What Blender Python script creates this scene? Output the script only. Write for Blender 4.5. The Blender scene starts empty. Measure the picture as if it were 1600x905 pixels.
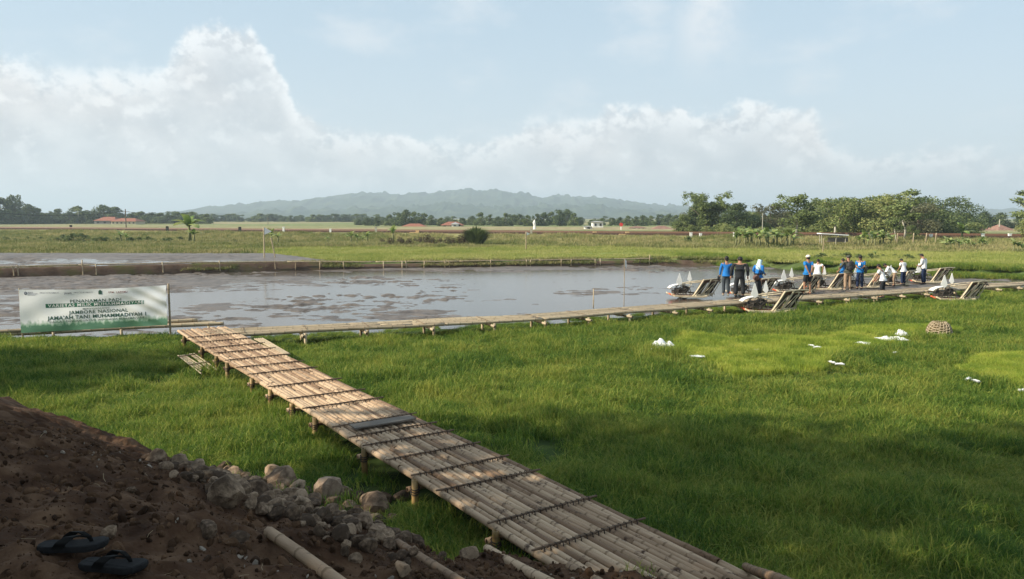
import bpy, math, random
import numpy as np
from mathutils import Vector, Matrix, Euler
random.seed(7); RNG = np.random.default_rng(11)
SC = bpy.context.scene; COL = SC.collection
R = math.radians
# ------------------------------------------------------------------ camera
H = 3.65; PITCH = math.atan(112.5/1200)
cam_d = bpy.data.cameras.new('camera'); cam = bpy.data.objects.new('camera', cam_d); COL.objects.link(cam)
cam.location = (0, 0, H); cam.rotation_euler = (math.pi/2-PITCH, 0, 0)
cam_d.lens = 27.0; cam_d.sensor_width = 36.0; cam_d.clip_start = .05; cam_d.clip_end = 20000
SC.camera = cam
# ------------------------------------------------------------------ light
SUN_EL = R(31); SUN_AZ = R(-105)            # azimuth of the sun from +Y, clockwise; it stands to the left, a little behind
sun_dir = Vector((math.sin(SUN_AZ)*math.cos(SUN_EL), math.cos(SUN_AZ)*math.cos(SUN_EL), math.sin(SUN_EL)))
sd = bpy.data.lights.new('sun', 'SUN'); sun = bpy.data.objects.new('sun', sd); COL.objects.link(sun)
sd.energy = 5.0; sd.angle = R(.6); sd.color = (1, .90, .72)
sun.rotation_euler = sun_dir.to_track_quat('Z', 'Y').to_euler()
SC.view_settings.view_transform = 'Standard'; SC.view_settings.look = 'None'
SC.view_settings.exposure = 0.68; SC.view_settings.gamma = 1
# ------------------------------------------------------------------ world: sky with a cloud bank
W = bpy.data.worlds.new('World'); SC.world = W; W.use_nodes = True
nt = W.node_tree; nt.nodes.clear()
def N(t, **k):
    n = nt.nodes.new(t)
    for a, b in k.items(): setattr(n, a, b)
    return n
def L(a, b): nt.links.new(a, b)
def M(op, a, b=None, c=None, clamp=False):
    n = N('ShaderNodeMath', operation=op, use_clamp=clamp)
    for i, v in enumerate((a, b, c)):
        if v is None: continue
        if isinstance(v, (int, float)): n.inputs[i].default_value = v
        else: L(v, n.inputs[i])
    return n.outputs[0]
def SMOOTH(v, a, b):
    n = N('ShaderNodeMapRange', interpolation_type='SMOOTHSTEP')
    L(v, n.inputs[0]); n.inputs[1].default_value = a; n.inputs[2].default_value = b
    return n.outputs[0]
def MIXC(f, a, b):
    n = N('ShaderNodeMix', data_type='RGBA')
    if isinstance(f, (int, float)): n.inputs[0].default_value = f
    else: L(f, n.inputs[0])
    for i, v in ((6, a), (7, b)):
        if isinstance(v, tuple): n.inputs[i].default_value = (*v, 1)
        else: L(v, n.inputs[i])
    return n.outputs[2]
out = N('ShaderNodeOutputWorld'); bg = N('ShaderNodeBackground'); bg.inputs[1].default_value = .088
sky = N('ShaderNodeTexSky', sky_type='NISHITA', sun_disc=False, sun_elevation=SUN_EL, sun_rotation=SUN_AZ)
sky.air_density = 1.0; sky.dust_density = 1.5; sky.ozone_density = 1.2
tc = N('ShaderNodeTexCoord'); sp = N('ShaderNodeSeparateXYZ'); L(tc.outputs['Generated'], sp.inputs[0])
az = M('MULTIPLY', M('ARCTAN2', sp.outputs[0], sp.outputs[1]), 180/math.pi)
el = M('MULTIPLY', M('ARCSINE', sp.outputs[2]), 180/math.pi)
fc = N('ShaderNodeFloatCurve'); cv = fc.mapping.curves[0]
tops = [(-180, 9), (-150, 12), (-120, 8), (-90, 11), (-60, 9.5), (-45, 10.2), (-34, 10.4), (-30, 9.6), (-26, 9.8), (-23.2, 10.0), (-22.2, 12.6), (-18.5, 12.9), (-17.2, 12.2), (-16.2, 8.2), (-12, 6.6),
        (-5, 5.8), (-2, 5.9), (0, 6.4), (1.5, 7.3), (3.2, 7.4), (5, 6.9), (6.5, 8.0), (8.5, 8.3), (11, 8.0), (14, 7.8), (18, 7.8), (21, 7.4), (22.3, 6.2), (23.3, 4.2), (27, 4.6), (30, 4.2), (33, 3.6), (40, 5),
        (60, 10), (90, 7), (120, 11), (150, 9), (180, 9)]
pts = [((a+180)/360, t/20) for a, t in tops]
cv.points[0].location = pts[0]; cv.points[1].location = pts[-1]
for p_ in pts[1:-1]: cv.points.new(*p_)
fc.mapping.update()
L(M('DIVIDE', M('ADD', az, 180), 360), fc.inputs['Value'])
top = M('MULTIPLY', fc.outputs[0], 20)
cx = N('ShaderNodeCombineXYZ'); L(az, cx.inputs[0]); L(M('MULTIPLY', el, 1.25), cx.inputs[1])
def NOISE(scale, detail=6, rough=.55, vec=None, off=0):
    n = N('ShaderNodeTexNoise'); n.inputs['Scale'].default_value = scale; n.inputs['Detail'].default_value = detail; n.inputs['Roughness'].default_value = rough
    m = N('ShaderNodeMapping'); m.inputs['Location'].default_value = (off, off*1.7, off*.3); L(vec or cx.outputs[0], m.inputs[0]); L(m.outputs[0], n.inputs['Vector'])
    return n.outputs[0]
n1 = NOISE(.28, 7, .58); n2 = NOISE(.9, 6, .6, off=9); n3 = NOISE(.12, 3, .5, off=31)
edge = M('ADD', M('MULTIPLY', M('SUBTRACT', n1, .5), 4.2), M('MULTIPLY', M('SUBTRACT', n2, .5), 1.6))
depth = M('SUBTRACT', M('ADD', top, edge), el)          # degrees below the cloud top
mask = M('ADD', M('MULTIPLY', SMOOTH(depth, -.2, .8), SMOOTH(n3, .35, .6)), M('MULTIPLY', SMOOTH(depth, -.7, 2.2), M('SUBTRACT', 1, SMOOTH(n3, .35, .6))))
soft = M('MULTIPLY', SMOOTH(n3, .30, .62), .3)         # parts of the bank are thin
mask = M('MULTIPLY', mask, M('SUBTRACT', 1, soft))
lit = M('MULTIPLY', SMOOTH(depth, 3.2, .2), SMOOTH(n2, .38, .58))
cgrey = MIXC(SMOOTH(n1, .3, .7), (4.5, 4.65, 4.85), (6.3, 6.3, 6.3))
n4 = NOISE(.5, 6, .6, off=47); lit = M('MAXIMUM', lit, M('MULTIPLY', M('MULTIPLY', SMOOTH(n4, .5, .68), SMOOTH(depth, .5, 2)), .55))
ccol = MIXC(M('MULTIPLY', lit, .95), cgrey, (8.8, 8.7, 8.5))
# thin wisps above the bank
cw = N('ShaderNodeCombineXYZ'); L(M('MULTIPLY', az, .5), cw.inputs[0]); L(M('MULTIPLY', el, 1.1), cw.inputs[1])
wis = M('MULTIPLY', SMOOTH(NOISE(.22, 6, .6, cw.outputs[0], 5), .48, .75), .5)
blue = MIXC(.70, sky.outputs[0], (4.6, 5.8, 6.6))
plume = M('MULTIPLY', M('MULTIPLY', SMOOTH(M('ABSOLUTE', M('SUBTRACT', az, 14)), 3.4, .3), SMOOTH(el, 8.5, 13.5)), M('MULTIPLY', SMOOTH(n1, .30, .60), .75))
wis = M('MAXIMUM', wis, plume)
s1 = MIXC(wis, blue, (6.4, 6.6, 6.8))
hz = M('MULTIPLY', SMOOTH(el, 16, 0), .55)
s1 = MIXC(hz, s1, (5.7, 6.0, 6.25))
s2 = MIXC(mask, s1, ccol)
s3 = MIXC(M('MULTIPLY', SMOOTH(el, 5.5, 0), .6), s2, (5.3, 5.6, 5.85))
L(s3, bg.inputs[0]); L(bg.outputs[0], out.inputs[0])

# ------------------------------------------------------------------ layout helpers
def at(px, py, z=0.):
    x = (px-800)/1200; v = (452.5-py)/1200
    d = Vector((x, math.cos(PITCH)+v*math.sin(PITCH), -math.sin(PITCH)+v*math.cos(PITCH))); t = (z-H)/d.z
    return Vector((d.x*t, d.y*t, z))
def atY(px, Y):                                # world X seen at column px for a point Y metres away
    return (px-800)/1200*Y
def hgt(py, Y): return H-(py-340)/1200*Y       # world height seen at row py, Y metres away
def project(x, y, z=0.):
    dz = z-H; f = y*math.cos(PITCH)-dz*math.sin(PITCH); u = y*math.sin(PITCH)+dz*math.cos(PITCH)
    return 800+1200*x/f, 452.5-1200*u/f
def vnoise(x, y, seed=0):
    xi = np.floor(x).astype(np.int64); yi = np.floor(y).astype(np.int64); fx = x-xi; fy = y-yi
    fx = fx*fx*(3-2*fx); fy = fy*fy*(3-2*fy)
    def h(a, b):
        n = (a*374761393+b*668265263+seed*1442695041) & 0xffffffff
        n = ((n ^ (n >> 13))*1274126177) & 0xffffffff
        return ((n ^ (n >> 16)) & 0xffff)/65535.
    return (h(xi, yi)*(1-fx)+h(xi+1, yi)*fx)*(1-fy)+(h(xi, yi+1)*(1-fx)+h(xi+1, yi+1)*fx)*fy
def fbm(x, y, sc, oct=4, seed=0, g=.5):
    x = np.asarray(x, float)/sc; y = np.asarray(y, float)/sc; s = 0; a = 1; t = 0
    for i in range(oct):
        s = s+a*vnoise(x+17.3*i, y-9.1*i, seed+i); t += a; a *= g; x = x*2.03; y = y*2.03
    return s/t-.5
def inpoly(x, y, poly):
    x = np.asarray(x, float); y = np.asarray(y, float); r = np.zeros(x.shape, bool); n = len(poly)
    for i in range(n):
        x1, y1 = poly[i][:2]; x2, y2 = poly[(i+1) % n][:2]
        if y1 == y2: continue
        c = ((y1 > y) != (y2 > y)) & (x < (x2-x1)*(y-y1)/(y2-y1)+x1)
        r ^= c
    return r
def lin(x, P): return np.interp(x, [p[0] for p in P], [p[1] for p in P])

# ------------------------------------------------------------------ object helpers
def tag(o, label=None, cat=None, group=None, kind=None):
    if label: o['label'] = label
    if cat: o['category'] = cat
    if group: o['group'] = group
    if kind: o['kind'] = kind
    return o
def link(name, me, parent=None, loc=None, rot=None):
    o = bpy.data.objects.new(name, me); COL.objects.link(o)
    if parent: o.parent = parent
    if loc is not None: o.location = loc
    if rot is not None: o.rotation_euler = rot
    return o
def empty(name, loc=(0, 0, 0), rz=0):
    o = bpy.data.objects.new(name, None); COL.objects.link(o); o.location = loc; o.rotation_euler = (0, 0, rz)
    o.empty_display_size = .2
    return o
def copy_tree(o, parent=None):
    kids = KIDS.get(o.name) or [c for c in o.children]
    c = o.copy(); COL.objects.link(c)
    if parent: c.parent = parent
    for ch in kids: copy_tree(ch, c)
    return c
KIDS = {}
def mesh_np(name, co, faces, mat=None, smooth=False):
    """faces: (n,k) int array of equal sided faces"""
    me = bpy.data.meshes.new(name); co = np.asarray(co, np.float32); faces = np.asarray(faces, np.int32); n, k = faces.shape
    me.vertices.add(len(co)); me.vertices.foreach_set('co', co.ravel())
    me.loops.add(n*k); me.loops.foreach_set('vertex_index', faces.ravel())
    me.polygons.add(n); me.polygons.foreach_set('loop_start', np.arange(0, n*k, k, dtype=np.int32)); me.polygons.foreach_set('loop_total', np.full(n, k, np.int32))
    if smooth: me.polygons.foreach_set('use_smooth', np.ones(n, bool))
    me.update(calc_edges=True)
    if mat: me.materials.append(mat)
    return me
def grid_faces(ny, nx):
    i = np.arange(ny-1)[:, None]*nx+np.arange(nx-1)[None]; i = i.ravel()
    return np.stack([i, i+1, i+nx+1, i+nx], 1)
class MB:
    def __init__(s): s.v = []; s.f = []; s.m = []
    def add(s, vs, fs, mi=0):
        b = len(s.v); s.v += [tuple(v) for v in vs]; s.f += [tuple(b+i for i in f) for f in fs]; s.m += [mi]*len(fs); return s
    def box(s, c, d, rot=None, mi=0):
        c = Vector(c); q = Euler(rot).to_matrix() if rot else Matrix.Identity(3)
        vs = [c+q @ Vector((x*d[0]/2, y*d[1]/2, z*d[2]/2)) for x in (-1, 1) for y in (-1, 1) for z in (-1, 1)]
        return s.add(vs, [(0, 1, 3, 2), (4, 6, 7, 5), (0, 4, 5, 1), (2, 3, 7, 6), (0, 2, 6, 4), (1, 5, 7, 3)], mi)
    def tube(s, path, r, n=6, mi=0, cap=True):
        path = [Vector(p) for p in path]; rs = r if isinstance(r, (list, tuple)) else [r]*len(path); vs = []; up = Vector((0, 0, 1))
        for i, p in enumerate(path):
            t = (path[min(i+1, len(path)-1)]-path[max(i-1, 0)]).normalized()
            a = t.cross(up if abs(t.z) < .9 else Vector((1, 0, 0))).normalized(); b = t.cross(a)
            for k in range(n):
                w = 2*math.pi*k/n; vs.append(p+(a*math.cos(w)+b*math.sin(w))*rs[i])
        fs = [(i*n+k, i*n+(k+1) % n, (i+1)*n+(k+1) % n, (i+1)*n+k) for i in range(len(path)-1) for k in range(n)]
        if cap: fs += [tuple(range(n))[::-1], tuple(range((len(path)-1)*n, len(path)*n))]
        return s.add(vs, fs, mi)
    def ball(s, c, r, n=10, m=6, mi=0, rot=None):
        c = Vector(c); r = r if isinstance(r, (tuple, list)) else (r,)*3; q = Euler(rot).to_matrix() if rot else Matrix.Identity(3)
        vs = [c+q @ Vector((0, 0, r[2]))]
        for j in range(1, m):
            th = math.pi*j/m
            for k in range(n):
                ph = 2*math.pi*k/n; vs.append(c+q @ Vector((r[0]*math.sin(th)*math.cos(ph), r[1]*math.sin(th)*math.sin(ph), r[2]*math.cos(th))))
        vs.append(c+q @ Vector((0, 0, -r[2]))); e = len(vs)-1; fs = [(0, 1+k, 1+(k+1) % n) for k in range(n)]
        for j in range(m-2): fs += [(1+j*n+k, 1+(j+1)*n+k, 1+(j+1)*n+(k+1) % n, 1+j*n+(k+1) % n) for k in range(n)]
        fs += [(1+(m-2)*n+(k+1) % n, 1+(m-2)*n+k, e) for k in range(n)]
        return s.add(vs, fs, mi)
    def plate(s, outline, th, n):
        """flat outline (list of 3-D points) given a thickness th along n"""
        n = Vector(n).normalized()*th/2; k = len(outline); a = [Vector(p)-n for p in outline]; b = [Vector(p)+n for p in outline]
        return s.add(a+b, [tuple(range(k))[::-1], tuple(range(k, 2*k))]+[(i, (i+1) % k, k+(i+1) % k, k+i) for i in range(k)])
    def mesh(s, name, mats, smooth=False):
        me = bpy.data.meshes.new(name); me.from_pydata(s.v, [], s.f); me.update()
        for m in (mats if isinstance(mats, (list, tuple)) else [mats]): me.materials.append(m)
        if any(s.m): me.polygons.foreach_set('material_index', s.m)
        if smooth: me.polygons.foreach_set('use_smooth', [True]*len(s.f))
        return me
    def build(s, name, mats, parent=None, smooth=False, loc=None, rot=None): return link(name, s.mesh(name, mats, smooth), parent, loc, rot)

# ------------------------------------------------------------------ materials
def material(name, cols, scale=5, rough=.8, detail=5, coord='Object', bump=0, bscale=None, spec=.3, stretch=None, island=0, node=False, trans=0, pos=(.3, .7), nrough=.6, objrand=0, dirt=None, metal=0, sss=None):
    """cols: list of 2-3 base colours mixed by noise"""
    m = bpy.data.materials.new(name); m.use_nodes = True; t = m.node_tree; n = t.nodes; l = t.links
    b = n['Principled BSDF']; b.inputs['Roughness'].default_value = rough; b.inputs['Specular IOR Level'].default_value = spec; b.inputs['Metallic'].default_value = metal
    if coord == 'World': src = n.new('ShaderNodeNewGeometry').outputs['Position']
    else: src = n.new('ShaderNodeTexCoord').outputs[coord]
    mp = n.new('ShaderNodeMapping'); l.new(src, mp.inputs[0])
    if stretch: mp.inputs['Scale'].default_value = stretch
    nz = n.new('ShaderNodeTexNoise'); nz.inputs['Scale'].default_value = scale; nz.inputs['Detail'].default_value = detail; nz.inputs['Roughness'].default_value = nrough
    l.new(mp.outputs[0], nz.inputs['Vector'])
    rp = n.new('ShaderNodeValToRGB'); e = rp.color_ramp.elements
    e[0].position = pos[0]; e[0].color = (*cols[0], 1); e[1].position = pos[1]; e[1].color = (*cols[-1], 1)
    for i, c in enumerate(cols[1:-1]):
        q = e.new(pos[0]+(pos[1]-pos[0])*(i+1)/(len(cols)-1)); q.color = (*c, 1)
    fac = nz.outputs[0]
    def mth(op, a, bb):
        q = n.new('ShaderNodeMath'); q.operation = op
        for i, v in enumerate((a, bb)):
            if isinstance(v, (int, float)): q.inputs[i].default_value = v
            else: l.new(v, q.inputs[i])
        return q.outputs[0]
    if island:
        g = n.new('ShaderNodeNewGeometry'); fac = mth('ADD', fac, mth('MULTIPLY', mth('SUBTRACT', g.outputs['Random Per Island'], .5), island))
    if objrand:
        g = n.new('ShaderNodeObjectInfo'); fac = mth('ADD', fac, mth('MULTIPLY', mth('SUBTRACT', g.outputs['Random'], .5), objrand))
    l.new(fac, rp.inputs[0]); colr = rp.outputs[0]
    def mix(f, a, bb):
        q = n.new('ShaderNodeMix'); q.data_type = 'RGBA'; l.new(f, q.inputs[0])
        for i, v in ((6, a), (7, bb)):
            if isinstance(v, tuple): q.inputs[i].default_value = (*v, 1)
            else: l.new(v, q.inputs[i])
        return q.outputs[2]
    if node:       # the dark ring at each joint of a bamboo pole, also the inside of cut ends
        a = n.new('ShaderNodeAttribute'); a.attribute_name = 'node'; colr = mix(mth('MULTIPLY', a.outputs['Fac'], .6), colr, (.11, .07, .035))
    if dirt:       # stains: (colour, world scale, lo, hi)
        p2 = n.new('ShaderNodeNewGeometry').outputs['Position']; z = n.new('ShaderNodeTexNoise'); z.inputs['Scale'].default_value = dirt[1]; z.inputs['Detail'].default_value = 8; z.inputs['Roughness'].default_value = .68; l.new(p2, z.inputs['Vector'])
        mr = n.new('ShaderNodeMapRange'); mr.inputs[1].default_value = dirt[2]; mr.inputs[2].default_value = dirt[3]; l.new(z.outputs[0], mr.inputs[0])
        colr = mix(mr.outputs[0], colr, dirt[0])
    l.new(colr, b.inputs['Base Color'])
    if bump:
        z2 = n.new('ShaderNodeTexNoise'); z2.inputs['Scale'].default_value = bscale or scale*4; z2.inputs['Detail'].default_value = 6; l.new(mp.outputs[0], z2.inputs['Vector'])
        bp = n.new('ShaderNodeBump'); bp.inputs['Strength'].default_value = bump; bp.inputs['Distance'].default_value = .02; l.new(z2.outputs[0], bp.inputs['Height']); l.new(bp.outputs[0], b.inputs['Normal'])
    if trans:
        tr = n.new('ShaderNodeBsdfTranslucent'); l.new(colr, tr.inputs[0]); ms = n.new('ShaderNodeMixShader'); ms.inputs[0].default_value = trans
        l.new(b.outputs[0], ms.inputs[1]); l.new(tr.outputs[0], ms.inputs[2]); l.new(ms.outputs[0], n['Material Output'].inputs[0])
    return m
def flat(name, c, rough=.7, spec=.3, v=.12, scale=8, **k):
    return material(name, [tuple(x*(1-v) for x in c), tuple(min(1, x*(1+v)) for x in c)], scale, rough, spec=spec, **k)
mt = {}
mt['soil'] = material('bank_soil', [(.028, .014, .008), (.062, .033, .019), (.13, .078, .047)], 3.2, .95, 8, 'World', bump=.9, bscale=24, spec=.1)
mt['clod'] = material('clod_soil', [(.026, .014, .008), (.115, .066, .038)], 6, .95, 6, 'World', bump=.6, bscale=40, spec=.1, objrand=.3)
mt['paddy_floor'] = material('paddy_floor', [(.020, .032, .010), (.045, .075, .018)], .7, .95, 6, 'World', spec=.1)
mt['grass'] = material('grass_blade', [(.058, .125, .020), (.165, .248, .036), (.33, .34, .07)], .45, .6, 6, 'World', spec=.2, trans=.45, pos=(.30, .70), objrand=.25, island=.42, nrough=.68)
mt['seedling'] = material('seedling_blade', [(.14, .22, .030), (.28, .36, .045), (.48, .48, .10)], .9, .55, 5, 'World', spec=.2, trans=.4, objrand=.25, island=.25)
mt['rice'] = material('rice_blade', [(.20, .25, .055), (.30, .32, .085), (.40, .38, .14)], .11, .6, 5, 'World', spec=.2, trans=.35, objrand=.3, island=.2)
mt['drygrass'] = material('verge_grass', [(.12, .155, .045), (.24, .24, .09), (.38, .33, .16)], .06, .7, 5, 'World', spec=.1, trans=.3, objrand=.4, island=.2)
mt['mud'] = material('wet_mud', [(.075, .060, .050), (.125, .102, .086), (.18, .148, .122)], .9, .50, 10, 'World', bump=.8, bscale=9, spec=.45, nrough=.7, dirt=((.045, .033, .026), 1.6, .50, .66))
mt['bund'] = material('bund_soil', [(.045, .030, .022), (.10, .068, .05), (.075, .075, .028)], .8, .95, 8, 'World', bump=1, bscale=7, spec=.1)
mt['ballast'] = material('rail_ballast', [(.035, .020, .014), (.075, .045, .030)], 3, .9, 4, 'World', spec=.1)
mt['rail'] = flat('rusty_rail', (.11, .055, .032), .6)
dirt = ((.065, .038, .024), 5.0, .57, .66)
mt['bamboo'] = material('weathered_bamboo', [(.19, .12, .075), (.32, .22, .142), (.46, .335, .225)], 2.0, .68, 6, 'Object', bump=.25, bscale=30, spec=.15, stretch=(.6, 9, 9), node=True, objrand=.75, dirt=dirt, pos=(.22, .8))
mt['bamboo_far'] = material('pale_bamboo', [(.27, .21, .135), (.42, .335, .22)], 2.0, .55, 4, 'Object', stretch=(.6, 9, 9), node=True, objrand=.5, dirt=((.20, .15, .09), 2.5, .6, .7))
mt['bamboo_post'] = material('yellow_bamboo', [(.17, .11, .04), (.32, .21, .085)], 3, .5, 4, 'Object', node=True, objrand=.5, bump=.2)
mt['batten'] = material('dark_split_bamboo', [(.085, .055, .035), (.17, .11, .07)], 5, .75, 5, 'Object', objrand=.3)
mt['lash'] = flat('dark_lashing', (.035, .025, .02), .8)
mt['board'] = material('grey_weathered_board', [(.10, .085, .07), (.19, .165, .14)], 3, .85, 6, 'Object', stretch=(1, 12, 12), bump=.3)
mt['stone'] = material('field_stone', [(.060, .040, .027), (.155, .105, .070), (.30, .215, .145)], 2.5, .9, 7, 'Object', bump=.6, bscale=14, spec=.15, objrand=.5, dirt=((.06, .04, .026), 3.5, .52, .64))
mt['pale_lit_stone'] = material('pale_lit_field_stone', [(.17, .12, .085), (.30, .22, .16), (.40, .31, .23)], 2.5, .9, 7, 'Object', bump=.6, bscale=14, spec=.15)  # paler copy of the field stone, its sunlit look put into the colour
mt['leaf'] = [material('leaf_%s' % nm, c, .5, .6, 4, 'Object', spec=.2, trans=.3, island=.45, objrand=.15) for nm, c in (
    ('mid', [(.060, .088, .028), (.13, .17, .055), (.21, .25, .09)]), ('dark', [(.040, .066, .028), (.085, .122, .048), (.145, .18, .07)]),
    ('light', [(.090, .13, .035), (.185, .22, .07), (.31, .32, .12)]), ('dusty', [(.07, .075, .04), (.12, .125, .065), (.17, .17, .09)]),
    ('twig', [(.055, .035, .022), (.11, .075, .05), (.10, .10, .04)]))]
mt['bark'] = material('bark', [(.09, .07, .05), (.19, .155, .12)], 3, .9, 4, 'Object', bump=.5)
mt['palebark'] = material('pale_bark', [(.30, .28, .23), (.48, .45, .38)], 3, .9, 4, 'Object')
mt['banana'] = material('banana_leaf', [(.12, .19, .04), (.22, .30, .08), (.36, .40, .15)], 1.5, .45, 3, 'Object', spec=.35, trans=.35, objrand=.4)
mt['bananastem'] = material('banana_stem', [(.10, .12, .045), (.19, .18, .08)], 3, .7, 3, 'Object')
mt['white'] = flat('white_painted_metal', (.78, .77, .74), .45, .4, v=.05)
mt['plastic'] = flat('white_plastic', (.80, .80, .80), .5, .4, v=.05)
mt['cream'] = material('cream_worn_metal', [(.42, .34, .22), (.70, .60, .43)], 6, .5, 4, 'Object', dirt=((.14, .09, .05), 6, .58, .68))
mt['tray'] = material('dark_red_tray', [(.075, .032, .022), (.13, .058, .04)], 4, .55, 4, 'Object')
mt['traymud'] = material('muddy_grey_tray', [(.045, .035, .026), (.11, .088, .066)], 7, .8, 5, 'Object')
mt['engine'] = material('dark_engine_metal', [(.018, .016, .015), (.075, .062, .05)], 9, .6, 5, 'Object')
mt['rubber'] = flat('black_rubber', (.022, .022, .024), .6)
mt['orange'] = flat('orange_paint', (.60, .12, .055), .5)
mt['skin'] = flat('brown_skin', (.30, .16, .10), .6, v=.05)
mt['hair'] = flat('black_hair', (.012, .010, .009), .6)
for nm, c in dict(blue=(.020, .15, .44), polo=(.02, .17, .46), navy=(.018, .028, .065), black=(.022, .024, .028), darkgrey=(.045, .055, .068), wshirt=(.72, .72, .73), khaki=(.30, .21, .145), olive=(.07, .075, .06), hijab=(.50, .66, .74), brownbag=(.13, .075, .065), cap=(.72, .68, .58), shoe=(.25, .22, .18)).items():
    mt[nm] = flat('cloth_'+nm, c, .85, .15, v=.14, scale=6, bump=.3, bscale=12)

# ------------------------------------------------------------------ terrain functions
RAIL = [(-900, 506), (-109.4, 164.5), (18.2, 109.6), (61.5, 92.4), (400, -42)]
def ground_z(x, y):
    x = np.asarray(x, float); y = np.asarray(y, float)
    q = (lin(x, RAIL)-y)/1.09
    up = np.clip((24-q)/24, 0, 1); z = .35+.85*up*up*(3-2*up)
    z = np.where(q < -2, .6+.6*np.clip((8+q)/6, 0, 1), z)
    z = z+.10*fbm(x, y, 9, 3, 5)*np.clip((y-62)/10, 0, 1)
    b = lin(x, BUND)
    return np.where(y > b+.5, z, -.45)
BUND = [(-200, -26), (-45, 42), (-31.9, 48.2), (-16.7, 54.7), (11.2, 61.6), (17, 61.0), (22, 54), (27, 50), (33, 46.5), (60, 49), (300, 60)]
WK2 = [(-60, 5), (-22, 20.4), (-15.3, 22.9), (-8.2, 20.9), (1.0, 24.4), (9.2, 29.1), (25, 37.0), (45, 46.0), (80, 60)]    # near edge of the long walkway
def bank_s(x, y): 
    s = (x+1.1)*-.6+(y-8.4)*-.8
    return s-.12+.45*np.clip(x+.5, 0, 3.0)-1.3*np.maximum(0, x-2.55)
def bankz(x, y, rough=True):
    x = np.asarray(x, float); y = np.asarray(y, float)
    s = bank_s(x, y)+.35*fbm(x, y, 1.3, 3, 40)
    hcap = 2.42+.10*fbm(x, y, 1.0, 3, 44)
    u = .58*s; k = .42
    z = -np.logaddexp(-u/k, -hcap/k)*k
    if rough:
        a = np.clip(s/.6, 0, 1)
        z = z+a*(.30*fbm(x, y, .55, 4, 3)+.15*np.maximum(0, fbm(x, y, .16, 3, 8))+.06*fbm(x, y, .07, 2, 9))
    return np.maximum(z, -.3)
def hit_bank(px, py):
    o = Vector((0, 0, H)); d = (at(px, py, 0)-o).normalized(); t = 1.5
    while t < 40:
        p = o+d*t
        if p.z < max(float(bankz(p.x, p.y)), 0): return Vector((p.x, p.y, p.z))
        t += .02
    return at(px, py)

# ------------------------------------------------------------------ ground to the horizon
ys = np.concatenate([np.linspace(-400, -20, 14), np.arange(-18, 40, 3.), np.arange(40, 64, .6), np.arange(64, 180, 1.6), np.geomspace(182, 9000, 60)])
xs = np.concatenate([-np.geomspace(9000, 160, 45), np.arange(-157, 157, 2.2), np.geomspace(160, 9000, 45)])
X, Y = np.meshgrid(xs, ys); Z = ground_z(X, Y)
me = mesh_np('ground', np.stack([X.ravel(), Y.ravel(), Z.ravel()], 1), grid_faces(len(ys), len(xs)), None, True)
q = ((lin(X, RAIL)-Y)/1.09).ravel(); xf, yf = X.ravel(), Y.ravel()
green = np.array([.075, .12, .035]); verge = np.array([.25, .24, .10]); far = np.array([.30, .25, .14]); dgreen = np.array([.06, .095, .035])
n_ = np.clip(fbm(xf, yf, 14, 4, 21)*2.2+.5, 0, 1)[:, None]
c = np.where((q > 24)[:, None], green*(1-n_*.3)+verge*n_*.3, dgreen*(1-n_)*.4+verge*(.6+.4*n_))
fn = np.clip(fbm(xf/3, yf, 25, 4, 33)*2.5+.5, 0, 1)[:, None]
c = np.where((q < -4)[:, None], far*fn+np.array([.15, .19, .07])*(1-fn), c)
ca = me.color_attributes.new('field', 'FLOAT_COLOR', 'POINT'); ca.data.foreach_set('color', np.concatenate([c, np.ones((len(c), 1))], 1).astype(np.float32).ravel())
gm = bpy.data.materials.new('field_ground'); gm.use_nodes = True; t = gm.node_tree; b = t.nodes['Principled BSDF']; b.inputs['Roughness'].default_value = .95; b.inputs['Specular IOR Level'].default_value = .1
a = t.nodes.new('ShaderNodeAttribute'); a.attribute_name = 'field'; nz = t.nodes.new('ShaderNodeTexNoise'); nz.inputs['Scale'].default_value = .5; nz.inputs['Detail'].default_value = 8
g = t.nodes.new('ShaderNodeNewGeometry'); t.links.new(g.outputs['Position'], nz.inputs['Vector'])
mr = t.nodes.new('ShaderNodeMapRange'); mr.inputs[1].default_value = .3; mr.inputs[2].default_value = .7; mr.inputs[3].default_value = .6; mr.inputs[4].default_value = 1.35; t.links.new(nz.outputs[0], mr.inputs[0])
vm = t.nodes.new('ShaderNodeVectorMath'); vm.operation = 'SCALE'; t.links.new(a.outputs['Color'], vm.inputs[0]); t.links.new(mr.outputs[0], vm.inputs['Scale']); t.links.new(vm.outputs[0], b.inputs['Base Color'])
me.materials.append(gm); tag(link('ground', me), kind='structure')

NEARL = [(-60, 5), (-22, 20.4), (-15.3, 22.8), (-9.4, 23.9), (-8.6, 21.9), (1.0, 25.3), (9.2, 30.1), (25, 38.1), (45, 47.2), (80, 60)]
def in_near(x, y):        # near green paddy (in front of the long walkway)
    return (y < lin(x, NEARL))
MUDP = [(-70, 2), (-22, 20.9), (-15.3, 23.3), (-9.6, 24.6), (-9.0, 23.0), (.3, 26.2), (8.3, 30.9), (24.2, 38.8), (34, 42), (33, 46.6), (27, 50), (22, 54), (17, 61.2), (11.2, 62.2), (-16.7, 55.3), (-31.9, 48.8), (-45, 42.5), (-120, 12)]
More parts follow.
